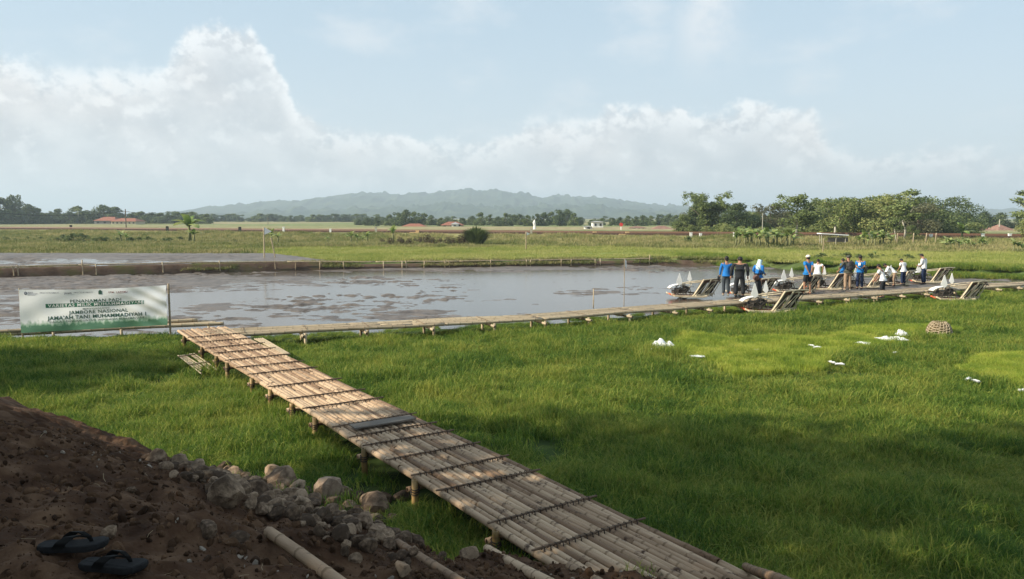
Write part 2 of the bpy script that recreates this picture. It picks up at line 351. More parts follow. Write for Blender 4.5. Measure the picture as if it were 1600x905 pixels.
# near paddy floor sheet, with shallow ups and downs
xs = np.concatenate([np.arange(-70, -16, 3.), np.arange(-16, 30, .5), np.arange(30, 140, 4.)]); ys = np.concatenate([np.arange(-30, 4, 3.), np.arange(4, 50, .5), np.arange(50, 66, 2.)])
X, Y = np.meshgrid(xs, ys)
Z = .07*fbm(X, Y, 2.5, 3, 61)-.02
mud_in = inpoly(X, Y, MUDP); Z = np.where(mud_in, -.42, Z); Z = np.where((Y > lin(X, BUND)+1) & (Y > 40), -.3, Z)
tag(link('paddy_ground', mesh_np('paddy_ground', np.stack([X.ravel(), Y.ravel(), Z.ravel()], 1), grid_faces(len(ys), len(xs)), mt['paddy_floor'], True)), kind='structure')

# the bank the photographer stands on
xs = np.concatenate([np.arange(-16, -6, .16), np.arange(-6, 4, .035), np.arange(4, 12, .2)]); ys = np.concatenate([np.arange(-8, 1.5, .25), np.arange(1.5, 12, .035), np.arange(12, 21, .16)])
X, Y = np.meshgrid(xs, ys); Z = bankz(X, Y)
tag(link('dirt_bank', mesh_np('dirt_bank', np.stack([X.ravel(), Y.ravel(), Z.ravel()], 1), grid_faces(len(ys), len(xs)), mt['soil'], True)), kind='structure')

# flooded field: mud relief pushed through a sheet of water
def mudsheet(name, poly, water_z, x0, x1, y0, y1, st, biasf, edge=.10):
    xs = np.arange(x0, x1, st); ys = np.arange(y0, y1, st); X, Y = np.meshgrid(xs, ys)
    inn = inpoly(X, Y, poly)
    bias = biasf(X, Y)-.018
    h = .10*fbm(X, Y, 5, 3, 70)+.12*fbm(X/2, Y, 1.6, 4, 75, .62)+.40*fbm(X/2.0, Y, .38, 4, 79, .62)*np.clip(.55+2.6*fbm(X, Y, 4.5, 3, 95), .12, 1.5)
    Z = water_z+bias+h*.8
    Z = np.clip(Z, water_z-.08, water_z+.10)+.03*fbm(X, Y, .6, 3, 81)
    idx = grid_faces(len(ys), len(xs)); keep = inn.ravel()[idx].all(1)
    used = np.unique(idx[keep]); mp = -np.ones(X.size, int); mp[used] = np.arange(len(used))
    co = np.stack([X.ravel(), Y.ravel(), Z.ravel()], 1)[used]
    return tag(link(name, mesh_np(name, co, mp[idx[keep]], mt['mud'], True)), kind='structure')
def gb(px, py, cx, cy, sx, sy): return np.exp(-((px-cx)/sx)**2-((py-cy)/sy)**2)
def bias1(X, Y):
    px, py = project(X, np.maximum(Y, 5)); 
    b = -.022+.09*gb(px, py, 150, 440, 330, 14)+.03*gb(px, py, 0, 450, 160, 30)+.06*gb(px, py, 340, 480, 120, 14)+.05*gb(px, py, 640, 484, 130, 8)+.05*gb(px, py, 950, 452, 100, 7)
    b += .10*gb(px, py, 700, 417, 420, 3.5)+.09*gb(px, py, 1380, 447, 190, 16)-.012*gb(px, py, 560, 455, 260, 22)-.012*gb(px, py, 850, 432, 250, 10)+.03*gb(px, py, 60, 480, 100, 14)-.05*gb(px, py, 1080, 428, 110, 10)-.05*gb(px, py, 0, 515, 60, 10)
    return b
mudsheet('mud_field', MUDP, -.12, -62, 36, 8, 63, .105, bias1)
UP = [(-70, 62), (-60, 38), (-45, 43), (-31.9, 48.8), (-16.7, 55.3), (-12.5, 56.3), (-21.5, 68.5), (-60, 69)]
mudsheet('upper_mud_field', UP, .40, -60, -10, 38, 70, .2, lambda X, Y: .065+.05*fbm(X/3, Y, 4, 3, 90)+.06*np.clip((Y-62)/6, -1, 1))
wm = bpy.data.materials.new('paddy_water'); wm.use_nodes = True; t = wm.node_tree; b = t.nodes['Principled BSDF']
b.inputs['Base Color'].default_value = (.085, .070, .056, 1); b.inputs['Roughness'].default_value = .15; b.inputs['IOR'].default_value = 1.33; b.inputs['Specular IOR Level'].default_value = .55
nz = t.nodes.new('ShaderNodeTexNoise'); nz.inputs['Scale'].default_value = 3.5; nz.inputs['Detail'].default_value = 3; g = t.nodes.new('ShaderNodeNewGeometry'); t.links.new(g.outputs['Position'], nz.inputs['Vector'])
bp = t.nodes.new('ShaderNodeBump'); bp.inputs['Strength'].default_value = .10; bp.inputs['Distance'].default_value = .03; t.links.new(nz.outputs[0], bp.inputs['Height']); t.links.new(bp.outputs[0], b.inputs['Normal'])
def sheet(name, poly, z, m):
    me = bpy.data.meshes.new(name); me.from_pydata([(p[0], p[1], z) for p in poly], [], [tuple(range(len(poly)))]); me.materials.append(m); return tag(link(name, me), kind='structure')
sheet('paddy_water', MUDP, -.12, wm); sheet('upper_paddy_water', UP, .40, wm)

# bund between the flooded fields and the fields beyond
BL = [Vector((x, lin(x, BUND), 0)) for x in np.arange(-48, 17, .5)]
mbv = []; prof = [(-.55, -.5), (-.5, -.1), (-.32, .18), (-.22, .42), (0, .52), (.5, .50), (1.0, .36), (1.2, 0.1)]
for i, p in enumerate(BL):
    t_ = (BL[min(i+1, len(BL)-1)]-BL[max(i-1, 0)]).normalized(); nn = Vector((-t_.y, t_.x, 0))
    low = .48 if p.x > -14 else .95; low += (.75-low)*0
    for k, (o_, z_) in enumerate(prof):
        j = .22*float(fbm(p.x*3+k*7, k*5., 1.7, 3, 11)); mbv.append(p+nn*(o_+j)+Vector((0, 0, z_*(low if z_ > 0 else 1)+j*.3)))
tag(link('bund', mesh_np('bund', np.array([tuple(v) for v in mbv]), grid_faces(len(BL), len(prof)), mt['bund'])), kind='structure')

# ------------------------------------------------------------------ railway
rp_ = [Vector((x, lin(x, RAIL), 1.2)) for x in np.linspace(-420, 150, 120)]
def ribbon(pts, off, prof):
    vs = []
    for i, p in enumerate(pts):
        t_ = (pts[min(i+1, len(pts)-1)]-pts[max(i-1, 0)]).normalized(); nn = Vector((-t_.y, t_.x, 0)); vs += [tuple(p+nn*(off+a_)+Vector((0, 0, b_))) for a_, b_ in prof]
    return np.array(vs), grid_faces(len(pts), len(prof))
rw = tag(empty('railway', (0, 0, 0)), kind='structure')
link('ballast', mesh_np('ballast', *ribbon(rp_, 0, [(-2.2, -.3), (-1.5, .26), (1.4, .26), (1.9, -.25)]), mt['ballast']), rw)
for o_ in (-.53, .53): link('rail', mesh_np('rail', *ribbon(rp_, o_, [(-.06, .25), (-.06, .50), (.06, .50), (.06, .25)]), mt['rail']), rw)
# ------------------------------------------------------------------ grass (stuff): blades in clumps set on points
def clump(name, mat, blades, rad, h, w, seed, bend=.5, segs=2):
    r = np.random.default_rng(seed); vs = []; fs = []
    for i in range(blades):
        a = r.uniform(0, 6.283); d = rad*math.sqrt(r.uniform()); x, y = d*math.cos(a), d*math.sin(a); hh = h*r.uniform(.55, 1.15); ww = w*r.uniform(.7, 1.3)
        f = r.uniform(0, 6.283); bx, by = math.cos(f), math.sin(f); bd = hh*bend*r.uniform(.15, 1.0); g2 = r.uniform(0, 3.14); sx, sy = math.cos(g2)*ww/2, math.sin(g2)*ww/2; b0 = len(vs)
        for k in range(segs):
            t_ = k/segs; o = bd*t_*t_; q_ = 1-.35*t_; vs += [(x+bx*o-sx*q_, y+by*o-sy*q_, hh*t_), (x+bx*o+sx*q_, y+by*o+sy*q_, hh*t_)]
        vs.append((x+bx*bd, y+by*bd, hh*(1-.25*bend)))
        for k in range(segs-1): fs += [(b0+2*k, b0+2*k+1, b0+2*k+3), (b0+2*k, b0+2*k+3, b0+2*k+2)]
        e = b0+2*(segs-1); fs.append((e, e+1, e+2))
    me = mesh_np(name, vs, fs, mat); return bpy.data.objects.new(name, me)
def scatter(name, pts, rot, scl, protos, kindlabel=None):
    me = bpy.data.meshes.new(name); me.vertices.add(len(pts)); me.vertices.foreach_set('co', np.asarray(pts, np.float32).ravel())
    ra = me.attributes.new('rot', 'FLOAT_VECTOR', 'POINT'); ra.data.foreach_set('vector', np.asarray(rot, np.float32).ravel())
    sa = me.attributes.new('scl', 'FLOAT_VECTOR', 'POINT'); sa.data.foreach_set('vector', np.asarray(scl, np.float32).ravel())
    ia = me.attributes.new('pick', 'INT', 'POINT'); ia.data.foreach_set('value', RNG.integers(0, len(protos), len(pts)).astype(np.int32))
    for m_ in protos[0].data.materials: me.materials.append(m_)
    o = link(name, me); ng = bpy.data.node_groups.new(name, 'GeometryNodeTree')
    ng.interface.new_socket('Geometry', in_out='INPUT', socket_type='NodeSocketGeometry'); ng.interface.new_socket('Geometry', in_out='OUTPUT', socket_type='NodeSocketGeometry')
    n = ng.nodes; l = ng.links; gi = n.new('NodeGroupInput'); go = n.new('NodeGroupOutput'); ip = n.new('GeometryNodeInstanceOnPoints'); gi2 = n.new('GeometryNodeGeometryToInstance')
    for p in protos[::-1]:
        oi = n.new('GeometryNodeObjectInfo'); oi.inputs['Object'].default_value = p; l.new(oi.outputs['Geometry'], gi2.inputs[0])
    def na(nm, dt):
        a_ = n.new('GeometryNodeInputNamedAttribute'); a_.data_type = dt; a_.inputs['Name'].default_value = nm; return a_.outputs['Attribute']
    l.new(gi.outputs[0], ip.inputs['Points']); l.new(gi2.outputs[0], ip.inputs['Instance']); ip.inputs['Pick Instance'].default_value = True
    l.new(na('pick', 'INT'), ip.inputs['Instance Index']); l.new(na('rot', 'FLOAT_VECTOR'), ip.inputs['Rotation']); l.new(na('scl', 'FLOAT_VECTOR'), ip.inputs['Scale']); l.new(ip.outputs[0], go.inputs[0])
    md = o.modifiers.new('scatter', 'NODES'); md.node_group = ng
    return o
def rs(n, tilt, s0, s1, hs=None):
    rot = np.stack([RNG.normal(0, tilt, n), RNG.normal(0, tilt, n), RNG.uniform(0, 6.283, n)], 1); s = RNG.uniform(s0, s1, n); sc_ = np.stack([s, s, s*(hs if hs is not None else 1)], 1)
    return rot, sc_
def polar(n, d0, d1, a=39, pw=0.):     # points spread with density falling with distance
    d = np.exp(RNG.uniform(math.log(d0), math.log(d1), n)) if pw == 0 else RNG.uniform(d0**pw, d1**pw, n)**(1/pw)
    t_ = np.tan(R(a)); u = RNG.uniform(-t_, t_, n); return u*d, d
A0, A1 = Vector((-9.0, 22.1, .45)), Vector((2.12, 5.55, .45))      # centre line of the near walkway
wdir = (A1-A0).normalized(); wnor = Vector((-wdir.y, wdir.x, 0))
def wk1(x, y): return (x-A0.x)*wnor.x+(y-A0.y)*wnor.y, (x-A0.x)*wdir.x+(y-A0.y)*wdir.y
MAT1 = [at(*p)[:2] for p in [(1035, 552), (1062, 526), (1180, 532), (1290, 530), (1340, 518), (1470, 513), (1480, 522), (1380, 540), (1310, 560), (1270, 590), (1170, 590), (1080, 562)]]
MAT2 = [at(*p)[:2] for p in [(1490, 586), (1540, 572), (1720, 555), (1760, 600), (1600, 612), (1540, 600)]]
MSPOT = [at(1207, 489, .10), at(1501, 470, .10)]
def clear_(x, y): return sum((((x-p.x-.1)/1.35)**2+((y-p.y-.1)/.75)**2 < 1).astype(int) for p in MSPOT) > 0
def inmat(x, y):
    jx = x+1.3*fbm(x, y, 1.2, 3, 171); jy = y+1.3*fbm(x, y, 1.2, 3, 172); return inpoly(jx, jy, MAT1) | inpoly(jx, jy, MAT2)
HEAP = [at(*p)[:2] for p in [(215, 716), (300, 722), (390, 732), (440, 728), (480, 748), (530, 740), (600, 768), (640, 782), (600, 800), (640, 850), (680, 885), (560, 900), (300, 850)]]
# near paddy grass: rough clumps of different height, thinner at wet spots
x, y = polar(62000, 5.2, 46, 40, .75)
ww, wl = wk1(x, y)
ok = in_near(x, y) & (bank_s(x, y) < .10) & ~inpoly(x, y, MUDP) & ~((np.abs(ww) < .52) & (wl > 0)) & ~clear_(x, y) & ~(inpoly(x, y, HEAP) & (RNG.uniform(0, 1, len(x)) < .93)) & ~(inmat(x, y) & (RNG.uniform(0, 1, len(x)) < .93))
hole = fbm(x, y, 1.9, 4, 101); ok &= ~((hole < -.17) & (RNG.uniform(0, 1, len(x)) < .8))
x, y = x[ok], y[ok]
hn = 1+1.1*fbm(x, y, 3.5, 3, 102)+1.6*fbm(x, y, .7, 3, 103); hn = np.clip(hn, .45, 1.7)*np.where((np.abs(wk1(x, y)[0]) < .95), np.where(np.abs(wk1(x, y)[0]) < .64, .8, 1.25), 1)*np.where(lin(x, WK2)-y < .1, .5, 1)
rot, sc_ = rs(len(x), .16, .75, 1.25, hn)
sc_ *= (1+np.clip(y-14, 0, 30)*.022)[:, None]; sc_[:, 2] /= (1+np.clip(y-14, 0, 30)*.020)
P = [clump('grass_clump', mt['grass'], 60, .20, .25, .0085, s, .9, 3) for s in range(4)]
tag(scatter('paddy_grass', np.stack([x, y, .07*fbm(x, y, 2.5, 3, 61)-.03], 1), rot, sc_, P), 'knee high green grass covering the near paddy on both sides of the walkway', 'grass', kind='stuff')
# seedling mats
pts = []
for pol in (MAT1, MAT2):
    a_ = np.array(pol); n = 7000; px_ = RNG.uniform(a_[:, 0].min()-1, a_[:, 0].max()+1, n*3); py_ = RNG.uniform(a_[:, 1].min()-1, a_[:, 1].max()+1, n*3); k = inmat(px_, py_); pts.append(np.stack([px_[k], py_[k]], 1)[:n])
pts = np.concatenate(pts); edge_ = np.abs(np.mod(pts[:, 0]*.8+pts[:, 1]*.45+.8*fbm(pts[:, 0], pts[:, 1], 2, 2, 5), .95)-.5)
rot, sc_ = rs(len(pts), .12, .8, 1.2, np.clip(1.2-1.2*(edge_ > .38)+1.6*fbm(pts[:, 0], pts[:, 1], .9, 3, 4), .4, 1.5))
P2 = [clump('seedling_clump', mt['seedling'], 50, .13, .15, .006, s+10, .8) for s in range(3)]
tag(scatter('rice_seedlings', np.concatenate([pts, np.full((len(pts), 1), .06)], 1), rot, sc_, P2), 'bright yellow green rice seedling mats laid on the darker grass', 'seedlings', kind='stuff')
# rice and grass beyond the flooded field
n = 60000; x, y = polar(n, 40, 96, 40, .4)
ok = (y > lin(x, BUND)+.9) & (y < (lin(x, RAIL)-26)) & ~inpoly(x, y, UP) & (x > -13+(y-56)*-.73+.5)
x, y = x[ok], y[ok]; strip = fbm(x*.12, y, 3.0, 3, 120)
k = (strip > -.27) & ((y < 88)); x, y = x[k], y[k]
P3 = [clump('rice_clump', mt['rice'], 30, .32, .26, .020, s+20, .5) for s in range(3)]
rot, sc_ = rs(len(x), .1, .8, 1.3, 1+.8*fbm(x, y, 4, 3, 121))
tag(scatter('rice_field_plants', np.stack([x, y, ground_z(x, y)-.02], 1), rot, sc_, P3), 'yellow green young rice filling the field beyond the flooded paddy', 'rice', kind='stuff')
sheet_poly = [(-13.4, 57), (-22.5, 69.4), (-26, 80), (60, 80), (92, 66), (92, 50), (60, 49.8), (34, 47.3), (27.5, 51), (22.6, 54.8), (17.5, 61.9), (11.2, 62.9), (-12.8, 57)]
sheet('rice_field', sheet_poly, .42, material('rice_field_floor', [(.13, .17, .04), (.21, .23, .06)], .3, .95, 6, 'World', spec=.1))
# verge and embankment grass
n = 42000; x, y = polar(n, 62, 190, 40, .3); q = (lin(x, RAIL)-y)/1.09
ok = (q > 5.5) & ~inpoly(x, y, UP) & (y > lin(x, BUND)+3) & ((q < 27) | (y > 84) | (x < -24)); x, y = x[ok], y[ok]
P4 = [clump('verge_clump', mt['drygrass'], 34, .45, .42, .035, s+30, .7) for s in range(3)]
rot, sc_ = rs(len(x), .1, .8, 1.5, np.clip(1+1.6*fbm(x, y, 7, 4, 130), .4, 1.8))
tag(scatter('verge_grass', np.stack([x, y, ground_z(x, y)-.03], 1), rot, sc_, P4), 'rough yellow green grass on the railway embankment and field verges', 'grass', kind='stuff')
# bund and left strip grass
n = 5000; x = RNG.uniform(-46, 17, n); y = lin(x, BUND)+RNG.uniform(-.55, 1.2, n); z = np.where(y < lin(x, BUND), .12, .36)
rot, sc_ = rs(n, .25, .4, .9, 1); keep = fbm(x, y, 3, 3, 140) > .02
tag(scatter('bund_weeds', np.stack([x, y, z], 1)[keep], rot[keep], sc_[keep]*.7, P4), 'short weeds growing on the brown bund beyond the flooded field', 'weeds', kind='stuff')
n = 4000; x = RNG.uniform(-8, 34, n); y = lin(x, WK2)+RNG.uniform(1.2, 2.7, n); rot, sc_ = rs(n, .2, .4, .8, .8); keep = fbm(x, y, 3, 3, 150) > -.05
tag(scatter('edge_weeds', np.stack([x, y, np.full(n, -.08)], 1)[keep], rot[keep], sc_[keep], P), 'low weeds along the muddy edge behind the long walkway', 'weeds', kind='stuff')

n = 9000; x = RNG.uniform(14, 62, n); y = lin(x, BUND)+RNG.uniform(-1.2, 4.5, n)*(1+.3*fbm(x, y[:1].repeat(n)*0, 6, 2, 7)); rot, sc_ = rs(n, .2, .7, 1.5, np.clip(1+1.5*fbm(x, y, 2.5, 3, 8), .3, 1.7)); keep = fbm(x, y, 3, 3, 160) > -.14
tag(scatter('field_edge_grass', np.stack([x, y, np.maximum(ground_z(x, y), -.1)], 1)[keep], rot[keep], sc_[keep], P), 'tufty green grass at the field edge behind the people', 'grass', kind='stuff')
# ------------------------------------------------------------------ bamboo
def bamboo_mesh(name, length, r, mat, seed=0, n=8, gap=.42, taper=.04, bend=.004, hollow=True):
    rn = random.Random(seed); xs = []; x = rn.uniform(.05, gap)
    st = [(0, 1, 0)]
    while x < length-.06:
        st += [(x-.035, 1.0, 0), (x-.010, 1.07, 0), (x, 1.10, 1), (x+.012, 1.03, 1), (x+.03, 1.0, 0)]; x += gap*rn.uniform(.85, 1.15)
    st.append((length, 1, 0)); m = MB(); at_ = []; ph = rn.uniform(0, 6); rot0 = rn.uniform(0, 1)
    vs = []
    for (sx, k, nd) in st:
        rr = r*k*(1-taper*sx/length); oy = bend*length*math.sin(sx/length*3.1+ph*.3)*.5; oz = bend*length*.4*math.sin(sx*1.3+ph)
        for j in range(n):
            w = 2*math.pi*(j+rot0)/n; vs.append((sx, oy+rr*math.cos(w), oz+rr*math.sin(w))); at_.append(nd)
    S = len(st); fs = [(i*n+k, i*n+(k+1) % n, (i+1)*n+(k+1) % n, (i+1)*n+k) for i in range(S-1) for k in range(n)]
    b = len(vs)
    for e, base in ((0, 0), (length, (S-1)*n)):     # hollow cut ends, their inside coloured dark through the node value
        ins = len(vs); rr = r*.68*(1-taper*e/length); dx = .05 if e == 0 else -.05
        c0 = Vector(vs[base])*0
        cy = sum(vs[base+k][1] for k in range(n))/n; cz = sum(vs[base+k][2] for k in range(n))/n
        for j in range(n): w = 2*math.pi*(j+rot0)/n; vs.append((e, cy+rr*math.cos(w), cz+rr*math.sin(w))); at_.append(0)
        for j in range(n): w = 2*math.pi*(j+rot0)/n; vs.append((e+dx, cy+rr*math.cos(w), cz+rr*math.sin(w))); at_.append(1)
        for k in range(n):
            k2 = (k+1) % n; fs.append((base+k, base+k2, ins+k2, ins+k) if e else (base+k2, base+k, ins+k, ins+k2)); fs.append((ins+k, ins+k2, ins+n+k2, ins+n+k))
        fs.append(tuple(range(ins+n, ins+2*n)))
    me = bpy.data.meshes.new(name); me.from_pydata(vs, [], fs); me.update(); me.materials.append(mat); me.polygons.foreach_set('use_smooth', [True]*len(fs))
    a_ = me.attributes.new('node', 'FLOAT', 'POINT'); a_.data.foreach_set('value', np.array(at_, np.float32)); return me
_bc = {}
def pole(parent, p, q_, r=.045, mat='bamboo', name='bamboo_pole', var=None, roll=None):
    """a bamboo pole from p to q_"""
    p = Vector(p); q_ = Vector(q_); Lg = round((q_-p).length*4)/4 or .25; v = random.randrange(3) if var is None else var; key = (Lg, round(r, 3), mat, v)
    if key not in _bc: _bc[key] = bamboo_mesh(name, Lg, r, mt[mat], v*31+int(Lg*10))
    o = bpy.data.objects.new(name, _bc[key]); COL.objects.link(o); o.parent = parent
    d = (q_-p).normalized(); o.rotation_mode = 'QUATERNION'; o.rotation_quaternion = d.to_track_quat('X', 'Z') @ Euler((random.uniform(-.4, .4) if roll is None else roll, 0, 0)).to_quaternion()
    o.location = p; o.scale = ((q_-p).length/Lg, 1, 1); return o
# near walkway
wkA = tag(empty('bamboo_walkway', (0, 0, 0)), 'wide bamboo pole walkway on short posts running from the dirt bank to the mud field', 'walkway')
LEN = (A1-A0).length; NP = 18; Wd = 1.36
for k in range(NP):
    off = -Wd/2+Wd*(k+.5)/NP; s0 = -random.uniform(0, .12); edge_pole = k in (0, NP-1)
    while s0 < LEN:
        ln = random.choice((4.25, 4.75, 5.25, 5.75)) if not edge_pole else 6.25
        if k % 3 == 0 and s0 <= 0: ln = random.choice((2.0, 3.25))
        s1 = min(s0+ln, LEN+random.uniform(-.5, .25))
        if s1-s0 < .4: break
        r_ = .0395*random.uniform(.9, 1.08)*(1.12 if edge_pole else 1); z_ = .45-r_+random.uniform(-.006, .008); fl = random.random() < .5; dr = random.uniform(-.012, .012)
        a_, b_ = A0+wdir*s0+wnor*(off+dr), A0+wdir*s1+wnor*(off-dr); a_.z = b_.z = z_
        if fl: a_, b_ = b_, a_
        pole(wkA, a_, b_, round(r_, 3)); s0 = s1+.012
# battens lashed across: read off the photograph where each meets the left side
def s_of(px, py):
    p = at(px, py, .47); return (p-A0).dot(wdir)
bat = [s_of(*p) for p in [(860, 852), (793, 810), (705, 763), (665, 738), (627, 714), (592, 692), (572, 678), (546, 662), (503, 634), (474, 620), (440, 602), (405, 583), (382, 573), (360, 562), (343, 551), (330, 543), (318, 534), (308, 526)]]
for s in bat:
    nseg = 14; sk = random.uniform(-.03, .03); path = [A0+wdir*(s+sk*(i/nseg*2-1))+wnor*(-Wd/2-.05+(Wd+.10)*i/nseg)+Vector((0, 0, .015+random.uniform(0, .006))) for i in range(nseg+1)]
    MB().tube(path, [.0125*random.uniform(.8, 1.2) for _ in path], 6).build('batten', mt['batten'], wkA)
    m = MB()
    for k in range(NP-1):
        c_ = A0+wdir*s+wnor*(-Wd/2+Wd*(k+1)/NP)+Vector((0, 0, .015)); m.tube([c_-wdir*.03+Vector((0, 0, -.03)), c_-wdir*.018+Vector((0, 0, .014)), c_+wdir*.018+Vector((0, 0, .016)), c_+wdir*.03+Vector((0, 0, -.03))], .006, 4)
    m.build('lashing', mt['lash'], wkA)
sp_ = [s_of(*p) for p in [(792, 812), (660, 738), (585, 690), (519, 642), (474, 622), (437, 602), (405, 585), (362, 562), (345, 552), (325, 538), (287, 522)]]
for i, s in enumerate(sp_):
    zc = .45-.16; c0, c1 = A0+wdir*s-wnor*(Wd/2+.09), A0+wdir*s+wnor*(Wd/2+.08); c0.z = c1.z = zc
    pole(wkA, c0, c1, .036, 'bamboo', 'crossbeam')
    for sg in (-1, 1):
        b_ = A0+wdir*(s+.07)+wnor*sg*(Wd/2+.02); top_ = b_.copy(); b_.z = -.3; top_.z = .45-.03 if sg < 0 else .36
        pole(wkA, b_, top_, .045, 'bamboo_post', 'post'); m = MB()
        for dz in (-.03, 0, .03): m.tube([b_*0+Vector((b_.x+.055*math.cos(w), b_.y+.055*math.sin(w), zc+.02*math.sin(w)+dz)) for w in np.linspace(0, 6.283, 9)], .008, 4)
        m.build('lashing', mt['lash'], wkA)
p0, p1 = at(562, 664, .5), at(640, 652, .5); m = MB()
bd = MB().box((0, 0, 0), (1.02, .24, .022)); bl = bd.build('loose_board', mt['board'], None, loc=(p0+p1)/2+Vector((-.02, -.06, -.006)), rot=(.02, 0, math.atan2(wnor.y, wnor.x)))
bl.location.z = .502; tag(bl, 'grey weathered board lying across the near bamboo walkway', 'board')
# small split-bamboo platform on the right side of the near walkway
m = tag(empty('split_bamboo_mat', (0, 0, 0)), 'short split bamboo strips on the right edge of the near walkway', 'bamboo strips')
for i in range(5): pole(m, A0+wdir*2.9+wnor*(Wd/2+.02+.05*i)+Vector((0, 0, -.0)), A0+wdir*5.6+wnor*(Wd/2-.03+.03*i), .02, 'bamboo_far', 'bamboo_strip')
# long walkway
wkB = tag(empty('bamboo_walkway', (0, 0, 0)), 'long narrow bamboo walkway crossing behind the grass with people standing on it', 'walkway')
NE = [Vector((p[0], p[1], .45)) for p in WK2[3:8]]
cum = [0]
for a_, b_ in zip(NE, NE[1:]): cum.append(cum[-1]+(b_-a_).length)
def w2(s):
    s = min(max(s, -.5), cum[-1]); i = max(0, min(len(NE)-2, sum(1 for c_ in cum if c_ <= s)-1)); d = (NE[i+1]-NE[i]).normalized(); return NE[i]+d*(s-cum[i]), Vector((-d.y, d.x, 0))
W2 = 1.15; NP2 = 11
for k in range(NP2):
    off = W2*(k+.5)/NP2; s0 = -random.uniform(0, .4)+(.9 if k < 2 else 0)
    while s0 < cum[-1]-.4:
        s1 = min(s0+random.choice((4., 5., 6.)), cum[-1])
        for c_ in cum[1:-1]:
            if s0+.5 < c_ < s1: s1 = c_
        a_, na_ = w2(s0+.01); b_, nb_ = w2(s1-.01); zz = Vector((0, 0, -.05+random.uniform(-.006, .006)))
        pole(wkB, a_+na_*off+zz, b_+na_*off+zz, .048, 'bamboo_far'); s0 = s1+.01
s = .6; i = 0
while s < cum[-1]:
    p, nn = w2(s); c0, c1 = p-nn*.30, p+nn*(W2+.15); c0.z = c1.z = .29; pole(wkB, c0, c1, .045, 'bamboo_far', 'crossbeam', i % 3)
    for o_ in (-.02, W2+.02): b_ = p+nn*o_; pole(wkB, Vector((b_.x+.08, b_.y, -.4)), Vector((b_.x+.08, b_.y, .36)), .045, 'bamboo_far', 'post', i % 3)
    s += random.uniform(1.5, 2.1); i += 1
s = .8
while s < cum[-1]-.3:
    p, nn = w2(s); MB().tube([p-nn*.04+Vector((0, 0, .012)), p+nn*(W2+.04)+Vector((0, 0, .006))], .007, 5).build('batten', mt['batten'], wkB); s += random.uniform(1.6, 2.3)
# pole bundle behind the banner
wkC = tag(empty('bamboo_bundle', (0, 0, 0)), 'bamboo poles laid end to end along the mud edge below the banner', 'bamboo poles')
for i, (dy, dz) in enumerate(((0, 0), (.12, .0), (.24, .01), (.1, .09))):
    pole(wkC, (-9.5-.3*i, 25.2+dy-.1, .18+dz), (-15.2+.2*i, 23.35+dy, .10+dz), .062, 'bamboo_far'); pole(wkC, (-15.1+.1*i, 23.4+dy, .10+dz), (-21.4, 21.0+dy, .06+dz), .062, 'bamboo_far')
for x_, y_ in ((-9.9, 24.9), (-12.4, 24.2), (-14.2, 23.6), (-17, 22.6)): pole(wkC, (x_, y_-.05, -.3), (x_, y_-.05, .12), .045, 'bamboo_far', 'post')
# slatted raft in the grass
rf = tag(empty('bamboo_rack', (0, 0, 0)), 'small broken rack of pale split bamboo lying in the left grass', 'bamboo rack')
a_, b_, c_ = at(278, 556, .17), at(302, 574, .17), at(326, 570, .17); u_ = (at(300, 553, .17)-a_)
for i in range(7): pole(rf, a_+u_*(i/6)*1.1+Vector((0, random.uniform(-.1, .1), 0)), a_+u_*(i/6)*1.1+(b_-a_)*(1.0+random.uniform(0, .5)), .018, 'bamboo_far', 'slat')
for t_ in (.15, .85): pole(rf, a_+(b_-a_)*t_-u_*.1+Vector((0, 0, .03)), a_+(b_-a_)*t_+u_*1.25+Vector((0, 0, .03)), .016, 'bamboo_far', 'slat')
# loose poles at the bank
for (p1_, p2_, r_, lab) in (((420, 832), (530, 912), .031, 'bamboo pole lying on the dirt, the left one of the loose poles'), ((620, 847), (722, 912), .031, 'bamboo pole half buried in the dirt between two others'),
                    ((760, 857), (858, 912), .040, 'bamboo pole end with a dark ring just left of the walkway'), ((890, 885), (940, 915), .042, 'short bamboo stub poking out of dirt beside the walkway'), ((1164, 884), (1240, 918), .038, 'bamboo pole end poking out right of the walkway end')):
    a_ = hit_bank(*p1_); b_ = hit_bank(*p2_); a_ = at(*p1_, max(a_.z, .30)+.075); b_ = at(*p2_, max(b_.z, .30)+.065); d_ = (b_-a_).normalized()
    o = pole(None, a_, a_+d_*((b_-a_).length+.5), r_, 'bamboo', 'bamboo_pole', 1); tag(o, lab, 'bamboo pole')
# bamboo rail along the bund with little stakes
rl = tag(empty('bund_rail', (0, 0, 0)), 'thin pale bamboo rail on short stakes along the brown bund', 'bamboo rail')
xx = -40.
def rz(x_): return .60-.20*np.clip((x_+20)/12, 0, 1)
while xx < 11.2:
    x2 = min(xx+6, 11.2); pole(rl, (xx, lin(xx, BUND)-.42, float(rz(xx))), (x2, lin(x2, BUND)-.42, float(rz(x2))), .045, 'bamboo_far', 'rail_pole'); xx = x2
for px_ in (20, 27, 128, 149, 254, 343, 430, 461, 499, 537, 599, 628, 635, 662, 695, 702, 767, 823, 829, 877, 892, 930, 938, 1015):
    d_ = 48+px_*.0125; x_ = atY(px_, d_); y_ = float(lin(x_, BUND))-.46; y_ = float(lin(atY(px_, y_), BUND))-.46; x_ = atY(px_, y_)
    pole(rl, (x_, y_, -.2), (x_+random.uniform(-.05, .05), y_-.02, float(rz(x_))+random.uniform(.0, .10)+(.25 if random.random() < .15 else 0)), .04, 'bamboo_far', 'stake')
